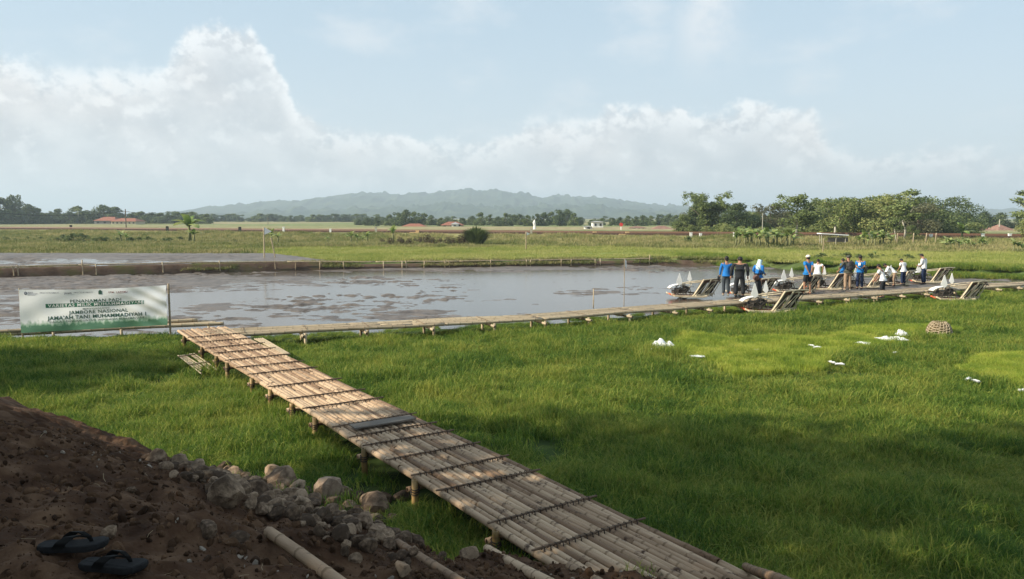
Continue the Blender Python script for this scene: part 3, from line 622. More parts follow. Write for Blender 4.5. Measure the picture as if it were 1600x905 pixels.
# flag poles
def cloth_flag(name, p, pts2, mat): 
    return MB().plate([Vector((p.x+a_, p.y, p.z+b_)) for a_, b_ in pts2], .01, (0, 1, 0)).build(name, mat)
def flagpole(px_, pb, pt, Y_, r_, lab, flag=None, lean=0):
    x_ = atY(px_, Y_); zb, zt = hgt(pb, Y_), hgt(pt, Y_); e = tag(empty('flag_pole' if flag else 'bamboo_stake', (x_, Y_, zb)), lab, 'flag pole' if flag else 'stake')
    pole(e, (0, 0, -.3), (lean, 0, zt-zb), r_, 'bamboo_far', 'pole')
    if flag: MB().plate([Vector(q_) for q_ in ((lean, 0, zt-zb), (lean+flag, .12, zt-zb-flag*.55), (lean+.02, 0, zt-zb-flag*1.0))], .012, (0, 1, 0)).build('flag', mt['white'], e)
flagpole(413, 403, 355, 62, .055, 'bamboo pole with small white pennant at corner of the green rice', .62)
flagpole(431, 402, 372, 62, .05, 'leaning bamboo stake in the rice right of the pennant pole', None, -.35)
flagpole(822, 391, 362, 78, .06, 'plain bamboo pole with tiny white flag in the middle rice field', .4)
flagpole(1285, 396, 372, 72, .05, 'thin yellow bamboo stake in rice before the banana plants', None, .1)
flagpole(928, 471, 452, 31, .022, 'short thin stick standing in the flooded field', None)
x_ = atY(976, 33); e = tag(empty('flag_pole', (x_, 33, -.1)), 'thin stick with hanging white flag standing in the water', 'flag pole'); pole(e, (0, 0, -.2), (0, 0, hgt(404, 33)+.1), .016, 'bamboo_far', 'pole')
zz = hgt(404, 33)+.1; MB().plate([Vector(q_) for q_ in ((0, 0, zz), (.09, .03, zz-.1), (.11, .05, zz-.42), (.02, .02, zz-.34))], .01, (0, 1, 0)).build('flag', mt['white'], e)
flagpole(1367, 440, 432, 40, .02, 'tiny stick at the far side of long walkway', None)

# ------------------------------------------------------------------ banner
BX0, BX1 = Vector((-14.75, 22.9, 0)), Vector((-10.45, 23.15, 0)); bdv = (BX1-BX0); bw = bdv.length; bdn = bdv.normalized(); bno = Vector((bdn.y, -bdn.x, 0))
zTL, zTR, zBL, zBR = hgt(452.5, 22.9), hgt(445.5, 23.15), hgt(521, 22.9), hgt(508, 23.15)
def bpos(u, v, o=0.):       # u along, v up (0..1)
    sag = -.05*math.sin(math.pi*u)*v; z0 = zBL+(zBR-zBL)*u; z1 = zTL+(zTR-zTL)*u+sag
    wr = .030*math.sin((u*2.2+v*1.1-1.1)*19)*max(0, (u-.6)/.4)**1.1*(1.2-abs(v-.6))+.012*math.sin(u*31+v*6)*(1-v)+.02*math.sin(math.pi*u)*math.sin(v*5+u*4)+.010*math.sin(u*14-v*9)
    p = BX0+bdv*u; return Vector((p.x, p.y, z0+(z1-z0)*v))+bno*(.05+wr+o)
bn = tag(empty('banner', BX0), 'white and green event banner tied between two bamboo posts', 'banner')
nu, nv = 120, 34; vs = [tuple(bpos(i/(nu-1), j/(nv-1))-BX0) for j in range(nv) for i in range(nu)]
me = mesh_np('banner_cloth', vs, grid_faces(nv, nu), None, True); uv = me.attributes.new('bv', 'FLOAT2', 'POINT'); uv.data.foreach_set('vector', np.array([(i/(nu-1), j/(nv-1)) for j in range(nv) for i in range(nu)], np.float32).ravel())
bm_ = bpy.data.materials.new('banner_print'); bm_.use_nodes = True; t = bm_.node_tree; n = t.nodes; l = t.links; b = n['Principled BSDF']; b.inputs['Roughness'].default_value = .45
a = n.new('ShaderNodeAttribute'); a.attribute_name = 'bv'; sx = n.new('ShaderNodeSeparateXYZ'); l.new(a.outputs['Vector'], sx.inputs[0])
nz = n.new('ShaderNodeTexNoise'); nz.inputs['Scale'].default_value = 5; mp = n.new('ShaderNodeMapping'); mp.inputs['Scale'].default_value = (7, 1.2, 1); l.new(a.outputs['Vector'], mp.inputs[0]); l.new(mp.outputs[0], nz.inputs['Vector'])
ad = n.new('ShaderNodeMath'); ad.operation = 'MULTIPLY_ADD'; l.new(nz.outputs[0], ad.inputs[0]); ad.inputs[1].default_value = -.27; l.new(sx.outputs[1], ad.inputs[2])
rp = n.new('ShaderNodeValToRGB'); l.new(ad.outputs[0], rp.inputs[0]); e_ = rp.color_ramp.elements; e_[0].position = 0.0; e_[0].color = (.09, .21, .13, 1); e_[1].position = .13; e_[1].color = (.82, .83, .83, 1); q_ = e_.new(-.03 if False else .03); q_.color = (.26, .40, .29, 1)
l.new(rp.outputs[0], b.inputs['Base Color']); me.materials.append(bm_); link('banner_cloth', me, bn)
pole(bn, (-.02, .06, -.2), (-.04, .06, zTL+.03), .026, 'bamboo_far', 'post'); pole(bn, (bdv.x+.02, bdv.y+.06, -.2), (bdv.x+.03, bdv.y+.06, zTR+.04), .030, 'bamboo_far', 'post')
TMP = bpy.data.scenes.new('tmp')
def text_mesh(s, size=1.0, bold=0.):
    cu = bpy.data.curves.new('t', 'FONT'); cu.body = s; cu.size = size; cu.align_x = 'CENTER'; cu.align_y = 'CENTER'; cu.resolution_u = 2; cu.offset = bold; cu.space_character = 1.12
    o = bpy.data.objects.new('t', cu); TMP.collection.objects.link(o); TMP.view_layers[0].update(); dg = TMP.view_layers[0].depsgraph; me = bpy.data.meshes.new_from_object(o.evaluated_get(dg)); bpy.data.objects.remove(o); return me
ink = {'g': flat('dark_green_ink', (.03, .085, .06), .5), 'w': flat('white_ink', (.75, .75, .74), .5), 'b': flat('blue_black_ink', (.06, .075, .13), .5), 'm': flat('green_ink', (.035, .15, .09), .5), 'r': flat('red_ink', (.22, .05, .05), .5)}
bh = 1.22
def banner_text(s, u, v, hh, wid, k, bold=.012):
    """s centred at (u,v) of the cloth, letters hh high, whole line wid wide (in banner widths)"""
    me = text_mesh(s, 1., bold); co = np.empty(len(me.vertices)*3, np.float32); me.vertices.foreach_get('co', co); co = co.reshape(-1, 3)
    w0 = co[:, 0].max()-co[:, 0].min(); h0 = .72; out_ = []
    cxm = (co[:, 0].max()+co[:, 0].min())/2; cym = (co[:, 1].max()+co[:, 1].min())/2
    for x_, y_, _ in co: out_.append(tuple(bpos(u+(x_-cxm)/w0*wid, v+(y_-cym)/h0*hh, .006)-BX0))
    me.vertices.foreach_set('co', np.array(out_, np.float32).ravel()); me.materials.clear(); me.materials.append(ink[k]); me.update(); o = link('lettering', me, bn); return o
def patch(u0, u1, v0, v1, k, off=.003, name='printed_bar'):
    a_ = 30; vs = [tuple(bpos(u0+(u1-u0)*i/(a_-1), v0+(v1-v0)*j/2, off)-BX0) for j in range(3) for i in range(a_)]; link(name, mesh_np(name, vs, grid_faces(3, a_), ink[k]), bn)
banner_text('PENANAMAN PADI', .515, .705, .080, .35, 'g'); patch(.175, .845, .56, .655, 'm')
banner_text('VARIETAS MILIK MUHAMMADIYAH', .51, .607, .075, .64, 'w'); banner_text('MENYONGSONG', .515, .505, .035, .18, 'g', .004)
banner_text('JAMBORE NASIONAL', .53, .415, .085, .40, 'g'); banner_text("JAMA'AH TANI MUHAMMADIYAH I", .52, .300, .088, .67, 'g', .024)
banner_text('DAULAT PANGAN UNTUK INDONESIA BERKEMAJUAN', .52, .215, .045, .64, 'g', .004)
m = MB()
for k in range(16):
    w0, w1 = 6.2832*k/16, 6.2832*(k+1)/16; m.add([bpos(.045+math.cos(w)*r_*.0095, .915+math.sin(w)*r_*.034, .006)-BX0 for w, r_ in ((w0, .5), (w1, .5), (w1, 1.2 if k % 2 else .95), (w0, 1.2 if k % 2 else .95))], [(0, 1, 2, 3)])
m.build('emblem', ink['b'], bn)
banner_text('MAJELIS', .078, .935, .024, .035, 'b', .004); banner_text('PEMBERDAYAAN', .092, .905, .024, .065, 'b', .004); banner_text('MASYARAKAT', .088, .875, .024, .055, 'b', .004)
banner_text('PIMPINAN PUSAT MUHAMMADIYAH', .205, .925, .024, .13, 'b', .002); banner_text('jatam', .33, .905, .06, .05, 'b', .006); banner_text("JAMA'AH TANI MUHAMMADIYAH", .435, .92, .024, .13, 'b', .002)
m = MB(); m.add([bpos(.55+a_, .91+b_, .006)-BX0 for a_, b_ in ((-.012, -.05), (.012, -.05), (.012, .03), (0, .07), (-.012, .03))], [(0, 1, 2, 3, 4)]); m.build('emblem', ink['g'], bn)
banner_text('PTM', .625, .90, .045, .035, 'r', .006); banner_text('LAZISMU', .70, .895, .05, .075, 'r', .01)
# ------------------------------------------------------------------ trees
def leaves(name, blobs, n, size, mat, seed, flatn=.35, inner=.55, zs=1.):
    r = np.random.default_rng(seed); B = np.array(blobs, float); vol = B[:, 3]**2; k = r.choice(len(B), n, p=vol/vol.sum())
    d = r.normal(size=(n, 3)); d /= np.linalg.norm(d, axis=1)[:, None]; rad = B[k, 3]*(inner+(1-inner)*r.uniform(0, 1, n)**.6)*(1+.25*r.normal(size=n)*.5)
    d[:, 2] *= zs; c = B[k, :3]+d*rad[:, None]
    nrm = d*.6+r.normal(size=(n, 3))*.5+np.array([0, 0, flatn]); nrm /= np.linalg.norm(nrm, axis=1)[:, None]
    a = np.cross(nrm, r.normal(size=(n, 3))); a /= np.linalg.norm(a, axis=1)[:, None]; b = np.cross(nrm, a); s = size*r.uniform(.5, 1.3, n)[:, None]
    v = np.stack([c-a*s*.5, c-b*s*.28+a*s*.1, c+a*s*.6, c+b*s*.28+a*s*.1], 1).reshape(-1, 3)
    return mesh_np(name, v, np.arange(4*n).reshape(n, 4), mat)
def blobs_round(h, w, seed, n=16, base=.3, lay=False):
    r = random.Random(seed); o = []; n = int(n*1.6)
    for i in range(n):
        t_ = r.uniform(0, 1); z = h*(base+(1-base)*t_); ext = w*.5*(math.sin(math.pi*min(1, .18+.85*t_))**.7 if not lay else (.45+.55*math.sin(math.pi*(.25+.6*t_))))
        a = r.uniform(0, 6.283); d = ext*math.sqrt(r.uniform(.05, 1))*.85; rr = w*r.uniform(.13, .23)*(1.15-.4*t_); o.append((d*math.cos(a), d*math.sin(a), min(z, h-rr*.6), rr))
    o.append((0, 0, h-w*.13, w*.14)); return o
def trunk(h, w, blobs, seed, r0=.2, mat='bark', nl=7):
    r = random.Random(seed); m = MB(); th = h*.55; path = [(0, 0, -.3), (r.uniform(-.1, .1), 0, th*.35), (r.uniform(-.2, .2), r.uniform(-.2, .2), th*.7), (0, 0, th), (0, 0, h*.85)]
    m.tube(path, [r0*1.25, r0, r0*.8, r0*.6, r0*.15], 7)
    for b in r.sample(blobs, min(nl, len(blobs))):
        z0 = th*r.uniform(.4, .95); m.tube([(0, 0, z0), (b[0]*.45, b[1]*.45, z0+(b[2]-z0)*.5+.1), (b[0], b[1], b[2])], [r0*.45, r0*.28, r0*.08], 5)
    return m.mesh('trunk', mt[mat], True)
TREES = {}
def tree_kind(key, h, w, seed, leafmat, n, size, base=.3, nb=18, lay=False, r0=None, bark='bark', inner=.5, zs=.8, blobs=None):
    bl = blobs or blobs_round(h, w, seed, nb, base, lay); TREES[key] = (leaves('crown', bl, n, size, mt['leaf'][leafmat], seed, inner=inner, zs=zs), trunk(h, w, bl, seed, r0 or h*.022, bark), h)
tree_kind('round', 8, 8, 1, 0, 7500, .38, .08); tree_kind('dark', 8, 7.5, 2, 1, 7500, .38, .06); tree_kind('light', 8, 8.5, 3, 2, 7500, .38, .12, 22, True)
tree_kind('dusty', 8, 8, 4, 3, 6500, .38, .12, 20, True); tree_kind('airy', 8, 6.2, 5, 0, 3400, .36, .38, 16, True, .13, 'palebark', .2, .7)
tree_kind('low', 4, 5.5, 6, 2, 2600, .34, .08, 14); tree_kind('layered', 8, 10.5, 7, 1, 9500, .38, .06, 30, True, inner=.5, zs=.6)
tree_kind('spindly', 8, 4.2, 8, 0, 2200, .34, .45, 12, True, .09, 'palebark', .1, .7)
bb = []
rr_ = random.Random(5)
for i in range(26):       # arching plumes of a bamboo grove
    a = rr_.uniform(0, 6.28); hh = rr_.uniform(.65, 1.0)
    for k in range(4): t_ = .35+.65*k/3; bb.append((math.cos(a)*2.9*t_**2*rr_.uniform(.6, 1), math.sin(a)*2.9*t_**2, 8*hh*math.sin(t_*1.45), .85-.35*t_))
tree_kind('plume', 8, 6, 9, 0, 6500, .32, blobs=bb, inner=.1, zs=1.2)
tree_kind('far_a', 10, 11, 11, 0, 3000, .8, .04, 16); tree_kind('far_b', 10, 13, 12, 1, 3400, .85, .04, 20); tree_kind('far_c', 10, 9, 13, 1, 2400, .8, .06, 14, True)
tree_kind('shrub', 1.4, 2.6, 14, 0, 900, .22, .0, 9); tree_kind('reed', 3, 3.4, 15, 3, 10, .2)
WS = 1.0
def tree(px_, pbase, ptop, Y_, kind, label, group=None, wscale=1., z=None, name='tree', cat='tree', rz=None):
    cr, tr, h0 = TREES[kind]; x_ = atY(px_, Y_); zb = float(ground_z(x_, Y_)) if z is None else z; h = max(.3, hgt(ptop, Y_)-zb); s = h/h0
    e = tag(empty(name, (x_, Y_, zb), random.uniform(0, 6.28) if rz is None else rz), label, cat, group); e.scale = (s*wscale*WS, s*wscale*WS, s)
    link('crown', cr, e); link('trunk', tr, e); return e
# right-hand grove
T = tree; WS = 1.28
T(1103, 374, 302, 132, 'plume', 'tall feathery bamboo grove at left end of the right tree belt', wscale=1.15)
T(1122, 374, 316, 134, 'round', 'round green tree filling the gap behind the feathery grove')
T(1085, 374, 325, 140, 'dark', 'dark small tree leaning out left of the feathery grove')
T(1150, 374, 319, 126, 'dark', 'dark dense round tree right of the feathery grove')
T(1128, 374, 349, 118, 'low', 'light green low bushy tree in front of the feathery grove', wscale=1.1)
T(1202, 374, 319, 130, 'dusty', 'dull olive tree with thin top behind the banana clump')
T(1180, 374, 334, 128, 'round', 'lower green tree filling the gap left of dull olive tree')
T(1243, 386, 304, 96, 'airy', 'open crowned tree with pale straight trunk beside the banana clump', wscale=1.15)
T(1275, 374, 313, 125, 'round', 'green tree behind the open crowned pale trunk tree')
T(1310, 374, 311, 112, 'light', 'light green broad tree left of centre in right tree belt')
T(1338, 374, 309, 118, 'light', 'second light green broad tree with ragged top')
T(1366, 374, 317, 125, 'dark', 'dark tree filling the dip between taller light trees')
T(1392, 374, 305, 108, 'light', 'light tree with yellowish leaves beside the tallest tree')
T(1412, 389, 297, 90, 'spindly', 'tallest slender tree with pale trunk rising above right belt', wscale=1.25)
T(1398, 389, 330, 88, 'spindly', 'small leaning pale trunk tree next to the tallest slender tree', wscale=1.1)
T(1455, 374, 307, 112, 'layered', 'broad dark layered tree forming right end of the grove', wscale=1.05)
T(1432, 374, 318, 104, 'dusty', 'olive green tree between tallest tree and broad dark tree')
T(1490, 374, 318, 125, 'layered', 'smaller layered tree behind the broad dark tree', wscale=1.0)
T(1425, 386, 352, 95, 'round', 'small blue green tree at the foot of the right grove')
for i, px_ in enumerate((1510, 1535, 1560, 1588, 1470, 1620)): T(px_, 366, (334, 331, 333, 340, 330, 338)[i], 215, 'far_b', 'far round green tree behind red roofs at right', 'far trees behind the red roofs at right')
T(1515, 372, 348, 118, 'low', 'light green bushy tree left of the far red roofs', wscale=1.2)
T(1612, 386, 336, 92, 'light', 'light green tree cut off by the right edge of view')
T(1608, 374, 298, 128, 'spindly', 'thin tree top showing at the right edge', wscale=1.6)
WS = 1.0
# left-hand and middle tree line, each tree its own
spec = [(-40, 306, 340), (5, 312, 350), (24, 318, 355), (48, 322, 365), (62, 328, 370), (92, 329, 375), (112, 333, 370), (125, 325, 378), (142, 331, 372), (165, 323, 380), (183, 326, 390), (213, 334, 395), (232, 336, 398), (250, 338, 395), (272, 333, 392), (288, 335, 400), (312, 339, 410), (75, 335, 360), (15, 330, 345), (-15, 318, 345), (35, 334, 350), (155, 336, 380)]
for i, (px_, tp, d_) in enumerate(spec): T(px_, 350, tp-2, d_, ('far_b', 'far_a', 'far_c')[i % 3], 'dark hazy tree in the far left tree line', 'trees of the far left tree line', wscale=1.35)
T(28, 350, 306, 352, 'far_c', 'tall tree top standing above the far left tree line', wscale=.6)
rr_ = random.Random(3)
for i in range(58): T(285+i*5.6+rr_.uniform(-5, 5), 352, 341-rr_.uniform(0, 7.0), 560+rr_.uniform(-40, 60), rr_.choice(('far_a', 'far_b', 'far_c')), 'small hazy tree far across the fields below the hill', 'hazy trees below the hill', wscale=2.0)
spec = [(610, 338), (622, 335), (635, 331), (648, 334), (660, 336), (674, 339), (690, 343), (722, 343), (738, 340), (752, 335), (765, 338), (778, 341), (790, 336), (801, 338), (812, 337), (824, 339), (838, 337), (850, 335), (862, 334), (874, 331), (886, 330), (897, 336), (906, 342), (925, 346), (940, 344), (955, 343), (968, 342), (980, 340), (992, 341), (1004, 339), (1016, 340), (1030, 338), (1044, 337), (1056, 339), (590, 341), (575, 343), (710, 346)]
for i, (px_, tp) in enumerate(spec): T(px_, 357, tp-2.5, 285+rr_.uniform(-15, 25), ('far_a', 'far_c', 'far_b')[i % 3], 'green tree in the middle tree line behind railway', 'trees of the middle tree line', wscale=1.05)
rr_ = random.Random(9)
for i in range(54): T(560+i*19+rr_.uniform(-9, 9), 352, 343-rr_.uniform(0, 6), 520+rr_.uniform(-60, 80), rr_.choice(('far_a', 'far_b')), 'small hazy tree far across the fields below the hill', 'hazy trees below the hill', wscale=2.0)
for i in range(27): T(1062+i*17+rr_.uniform(-5, 5), 373, 336-rr_.uniform(0, 8)+(9 if i > 24 else 0), 142+rr_.uniform(-6, 8), ('round', 'dusty', 'dark', 'light')[i % 4], 'lower tree filling the back of the right belt', 'backing trees of the right belt', wscale=1.15)
for i in range(17): T(1075+i*27+rr_.uniform(-8, 8), 373, 356-rr_.uniform(0, 6), 113+rr_.uniform(-3, 3), 'low', 'low bush under the tall trees of the right belt', 'bushes under the right belt', name='bush', cat='bush')
for i in range(32): T(-60+i*12.5+rr_.uniform(-4, 4), 350, 336-rr_.uniform(0, 5), 385+rr_.uniform(-12, 12), ('far_b', 'far_a')[i % 2], 'dark hazy tree in the far left tree line', 'trees of the far left tree line', wscale=1.5)
for i in range(44): T(560+i*11.6+rr_.uniform(-4, 4), 357, 344-rr_.uniform(0, 3), 318+rr_.uniform(-10, 12), ('far_b', 'far_a')[i % 2], 'green tree in the middle tree line behind railway', 'trees of the middle tree line', wscale=1.5)
# shrubs along the foot of the embankment
rr_ = random.Random(4)
for i in range(26):
    px_ = -20+i*12+rr_.uniform(-5, 5); T(px_, 380, 373-rr_.uniform(0, 4)-(6 if 95 < px_ < 135 else 0), 103+rr_.uniform(-4, 6), 'shrub', 'dark green shrub in the row along the left embankment foot', 'shrubs along the left embankment foot', wscale=1.3, name='shrub', cat='shrub')
for px_, tp, lab, sc2 in ((1075, 369, 'rounded dark shrub on the verge left of bamboo grove', 1), (1048, 374, 'low shrub left of the rounded dark shrub', 1), (1290, 373, 'dark shrub under the white board shelter', 1), (1530, 382, 'low dark shrub right of the wide banana clump', 1.2), (1150, 376, 'low olive shrub before the banana clump', 1)):
    T(px_, 385, tp, 92, 'shrub', lab, wscale=sc2, name='shrub', cat='shrub')
for i in range(9): T(1285+i*19, 408, 399-rr_.uniform(0, 5), 64-rr_.uniform(0, 5), 'shrub', 'low creeping green plant behind the people', 'creeping plants behind the people', wscale=1.5, name='creeping_plant', cat='plant')
# brown twiggy brush and the tall grass tussock
for i in range(15):
    T(600+i*10+rr_.uniform(-4, 4), 384, 374-rr_.uniform(0, 7), 92+rr_.uniform(-3, 4), 'shrub', 'brown dry brushwood heap left of the tall tussock', 'brown brushwood left of the tussock', name='brushwood', cat='brushwood', wscale=.8)
for o in bpy.data.objects:
    if o.name.startswith('brushwood'):
        for ch in o.children:
            if ch.name.startswith('crown'):
                ch.data = BR if 'BR' in globals() else globals().setdefault('BR', leaves('crown', blobs_round(1.4, 2.6, 77, 9, 0), 700, .22, mt['leaf'][4], 77))
e = tag(empty('tall_grass_tussock', (atY(744, 90), 90, .35)), 'tall rounded green reed tussock standing in front of railway', 'tall grass'); vs = []; fs = []
r = np.random.default_rng(5)
for i in range(1500):
    a = r.uniform(0, 6.283); sp1 = r.uniform(0, 1)**.6; hh = 2.75*r.uniform(.5, 1)*(1-.25*sp1); d = 1.9*sp1; b0 = len(vs); w = .05
    for t_ in (0, .4, .75): o_ = .35*d+.65*d*t_**1.6; vs += [(o_*math.cos(a)-w*math.sin(a), o_*math.sin(a)+w*math.cos(a), hh*t_), (o_*math.cos(a)+w*math.sin(a), o_*math.sin(a)-w*math.cos(a), hh*t_)]
    vs.append((d*1.15*math.cos(a), d*1.15*math.sin(a), hh*.93)); fs += [(b0, b0+1, b0+3), (b0, b0+3, b0+2), (b0+2, b0+3, b0+5), (b0+2, b0+5, b0+4), (b0+4, b0+5, b0+6)]
link('blades', mesh_np('blades', vs, fs, mt['leaf'][0]), e)
# trees on the bank behind and left of the camera: their shade falls on the foreground
tree_kind('big', 12, 9, 40, 0, 7000, .42, .35, 26, r0=.3, inner=.3); tree_kind('big2', 10, 8, 41, 1, 6000, .42, .25, 24, True, r0=.26, inner=.3)
SHADE = [(-14, 4.5, 'big', 1.05, 'large leafy tree on the bank, nearest on the left'), (-19, -2.5, 'big2', 1.2, 'broad tree on the bank behind the nearest one'), (-25.5, 13.8, 'big2', .85, 'leafy tree standing left of the banner'), (-7, -5.0, 'big2', 1.0, 'tree just behind the viewpoint on the bank'),
         (-31, -5.5, 'big', 1.3, 'tallest leafy tree farther left on the bank'), (-11, -9, 'big', .9, 'leafy tree behind the viewpoint, farthest back')]
for x_, y_, k_, s_, lab in SHADE:
    cr, tr, h0 = TREES[k_]; e = tag(empty('tree', (x_, y_, max(float(bankz(x_, y_, False)), 0)-.1), random.uniform(0, 6)), lab, 'tree'); e.scale = (s_,)*3; link('crown', cr, e); link('trunk', tr, e)
# banana plants: stem and single leaves
def banana_leaf(seed):
    r = random.Random(seed); n = 7; Lf = 1.7; vs = []; 
    for i in range(n):
        t_ = i/(n-1); w = .27*math.sin(math.pi*min(1, t_*.92+.06))**.6*(1 if t_ < .97 else .2); x_ = Lf*t_*(1-.12*t_); z_ = Lf*(.62*t_-.75*t_*t_); j = r.uniform(-.05, .05)
        vs += [(x_, -w+j, z_-.10*w), (x_, 0, z_+.03), (x_, w+j, z_-.10*w)]
    return mesh_np('leaf', vs, grid_faces(n, 3), mt['banana'])
BLF = [banana_leaf(s) for s in range(4)]; BST = MB().tube([(0, 0, -.2), (.02, 0, .8), (0, .03, 1.7)], [.16, .13, .07], 7).mesh('stem', mt['bananastem'], True)
def banana(px_, pb, pt, Y_, lab, group=None, nl=8, seed=0, droop=0.):
    r = random.Random(seed); x_ = atY(px_, Y_); zb = max(hgt(pb, Y_), .3); s = max(.25, (hgt(pt, Y_)-zb)/2.75); e = tag(empty('banana_plant', (x_, Y_, zb), r.uniform(0, 6)), lab, 'banana plant', group); e.scale = (s*1.25, s*1.25, s)
    link('stem', BST, e)
    for k in range(nl):
        o = link('leaf', BLF[k % 4], e, (0, 0, 1.55+.05*r.uniform(-1, 2)), None); o.rotation_euler = (r.uniform(-.3, .3), -r.uniform(.0, 1.35)+droop, 2.4*k+r.uniform(-.5, .5)); o.scale = (r.uniform(.75, 1.05),)*3
banana(297, 384, 333, 100, 'tallest banana plant standing alone on the left verge', nl=9, seed=1)
banana(304, 384, 355, 99, 'short banana plant hugging the right side of tallest left one', seed=2, nl=6)
banana(190, 385, 360, 101, 'low banana plant between shrubs on the left verge', seed=3); banana(198, 385, 364, 100, 'smaller banana plant touching the low left one', seed=4, nl=6)
banana(425, 383, 358, 100, 'banana plant behind the white pennant pole', seed=5); banana(435, 384, 362, 98, 'banana plant right of the white pennant pole', seed=6, nl=6)
banana(512, 383, 366, 99, 'little banana plant alone between two clumps', seed=7, nl=6)
for i, px_ in enumerate((549, 558, 567, 574)): banana(px_, 384, 361+i % 3*3, 98+i, 'banana plant in the clump left of brown brushwood', 'banana clump left of the brushwood', seed=10+i, nl=7)
banana(614, 383, 352, 97, 'thin banana plant above the brown brushwood', seed=20, nl=5)
rr_ = random.Random(12)
for i in range(15): banana(1150+i*6.4+rr_.uniform(-2, 2), 385+rr_.uniform(-1, 2), 352+rr_.uniform(0, 14), 84+rr_.uniform(-3, 4), 'banana plant in the dense clump left of pale trunk tree', 'dense banana clump at the pale trunk tree', seed=30+i, nl=8)
for i in range(9): banana(1343+i*6.2+rr_.uniform(-2, 2), 387, 358+rr_.uniform(0, 10), 82+rr_.uniform(-3, 3), 'banana plant in the middle clump below right grove', 'middle banana clump below the right grove', seed=50+i, nl=8)
for i in range(13): banana(1474+i*5.4+rr_.uniform(-2, 2), 390, 368+rr_.uniform(0, 9), 78+rr_.uniform(-3, 3), 'banana plant in the wide clump near right edge', 'wide banana clump near the right edge', seed=70+i, nl=8)
banana(1502, 382, 348, 92, 'tall palm like banana plant above the wide right clump', seed=90, nl=8)
for i in range(3): banana(1583+i*7, 400, 372+i*4, 70, 'upright banana plant at the right edge of view', 'upright banana plants at right edge', seed=95+i, nl=5, droop=-.4)
banana(1368, 411, 391, 62, 'yellowing banana shoot behind the white shirted people', seed=99, nl=3, droop=-.6)
for px_, pb in ((1400, 386), (1425, 388), (1445, 388), (1460, 390), (1348, 388)):
    x_ = atY(px_, 84); tag(pole(None, (x_, 84, .2), (x_+.1, 84, hgt(364, 84)), .06, 'bamboo_far', 'stake'), 'pale stake standing among the right banana plants', 'stake', 'pale stakes among the banana plants')
# coconut palms in the belt
def palm(px_, tp, Y_, lab):
    x_ = atY(px_, Y_); zb = float(ground_z(x_, Y_)); h = hgt(tp, Y_)-zb; e = tag(empty('palm_tree', (x_, Y_, zb)), lab, 'palm tree'); MB().tube([(0, 0, -.3), (.15, 0, h*.5), (.1, .1, h*.86)], [.2, .15, .11], 7).build('trunk', mt['palebark'], e, True)
    for k in range(13):
        a = 2.4*k; el_ = random.uniform(-.1, 1.0); vs = []; n = 6; Lf = h*.36
        for i in range(n):
            t_ = i/(n-1); x2 = Lf*t_*math.cos(el_*(1-t_*.3)); z2 = Lf*(math.sin(el_)*t_-.75*t_*t_); w = .32*math.sin(math.pi*min(1, t_*.9+.1))
            vs += [(x2, -w, z2-.25*w), (x2, 0, z2), (x2, w, z2-.25*w)]
        o = link('frond', mesh_np('frond', vs, grid_faces(n, 3), mt['leaf'][2]), e, (.1, .1, h*.86)); o.rotation_euler = (0, 0, a)
palm(1302, 345, 108, 'coconut palm half hidden under the light green broad trees'); palm(125, 324, 372, 'palm rising over the far left tree line'); palm(640, 333, 280, 'palm rising over the middle tree line behind the houses')

# ------------------------------------------------------------------ houses, posts, wires
wallc = {'cream': flat('cream_plaster', (.55, .47, .33), .9), 'white': flat('whitewash', (.70, .70, .66), .9), 'pink': flat('pink_plaster', (.46, .26, .19), .9), 'grey': flat('grey_plaster', (.22, .21, .19), .9)}
roofc = {'red': material('red_roof_tiles', [(.20, .07, .045), (.32, .13, .08)], 1.5, .85, 5), 'brown': material('brown_roof_tiles', [(.17, .09, .065), (.28, .16, .12)], 1.5, .85, 5), 'grey': flat('grey_roof', (.30, .30, .30), .8)}
glass = flat('dark_window', (.03, .03, .035), .2)
def house(x0, x1, pb, pe, pr, Y_, wall, roof, lab, depth=7., nw=4):
    xa, xb = atY(x0, Y_), atY(x1, Y_); zb = float(ground_z((xa+xb)/2, Y_))-.2; ze, zr = hgt(pe, Y_), hgt(pr, Y_); w = xb-xa; e = tag(empty('house', ((xa+xb)/2, Y_+depth/2, zb)), lab, 'house')
    hh = ze-zb; MB().box((0, 0, hh/2), (w, depth, hh)).build('wall', wallc[wall], e); ov = .5; rh = zr-ze
    m = MB(); vs = [(-w/2-ov, -depth/2-ov, hh), (w/2+ov, -depth/2-ov, hh), (w/2+ov, depth/2+ov, hh), (-w/2-ov, depth/2+ov, hh), (-w/2+depth*.25, 0, hh+rh), (w/2-depth*.25, 0, hh+rh)]
    m.add(vs, [(0, 1, 5, 4), (2, 3, 4, 5), (1, 2, 5), (3, 0, 4), (3, 2, 1, 0)]); m.build('roof', roofc[roof], e)
    for k in range(nw):
        xw = -w/2+w*(k+.5)/nw; MB().box((xw, -depth/2-.02, hh*.55), (min(1.0, w/nw*.4), .08, hh*.42)).build('window' if k != nw//2 else 'door', glass, e)
    return e
house(176, 214, 350.5, 346, 341, 345, 'cream', 'red', 'long cream house with red roof in the far left trees', 9, 6)
house(150, 182, 351, 345, 339, 355, 'grey', 'red', 'dark red roofed house left of the long cream house', 9, 3)
house(629, 663, 357.5, 354, 349.5, 262, 'white', 'red', 'white walled house with bright red roof behind the middle field', 8, 4)
house(690, 722, 356, 352, 346.5, 265, 'cream', 'red', 'red roofed house to the right of the white walled one', 8, 3)
house(706, 716, 356, 350.5, 347, 262, 'white', 'grey', 'tiny white gable front beside the red roofed house', 5, 1)
house(914, 925, 366, 354, 353, 205, 'white', 'grey', 'small white block building behind the railway', 4, 1)
house(926, 942, 352, 347, 345.5, 240, 'white', 'grey', 'white building showing above trees right of small block', 5, 2)
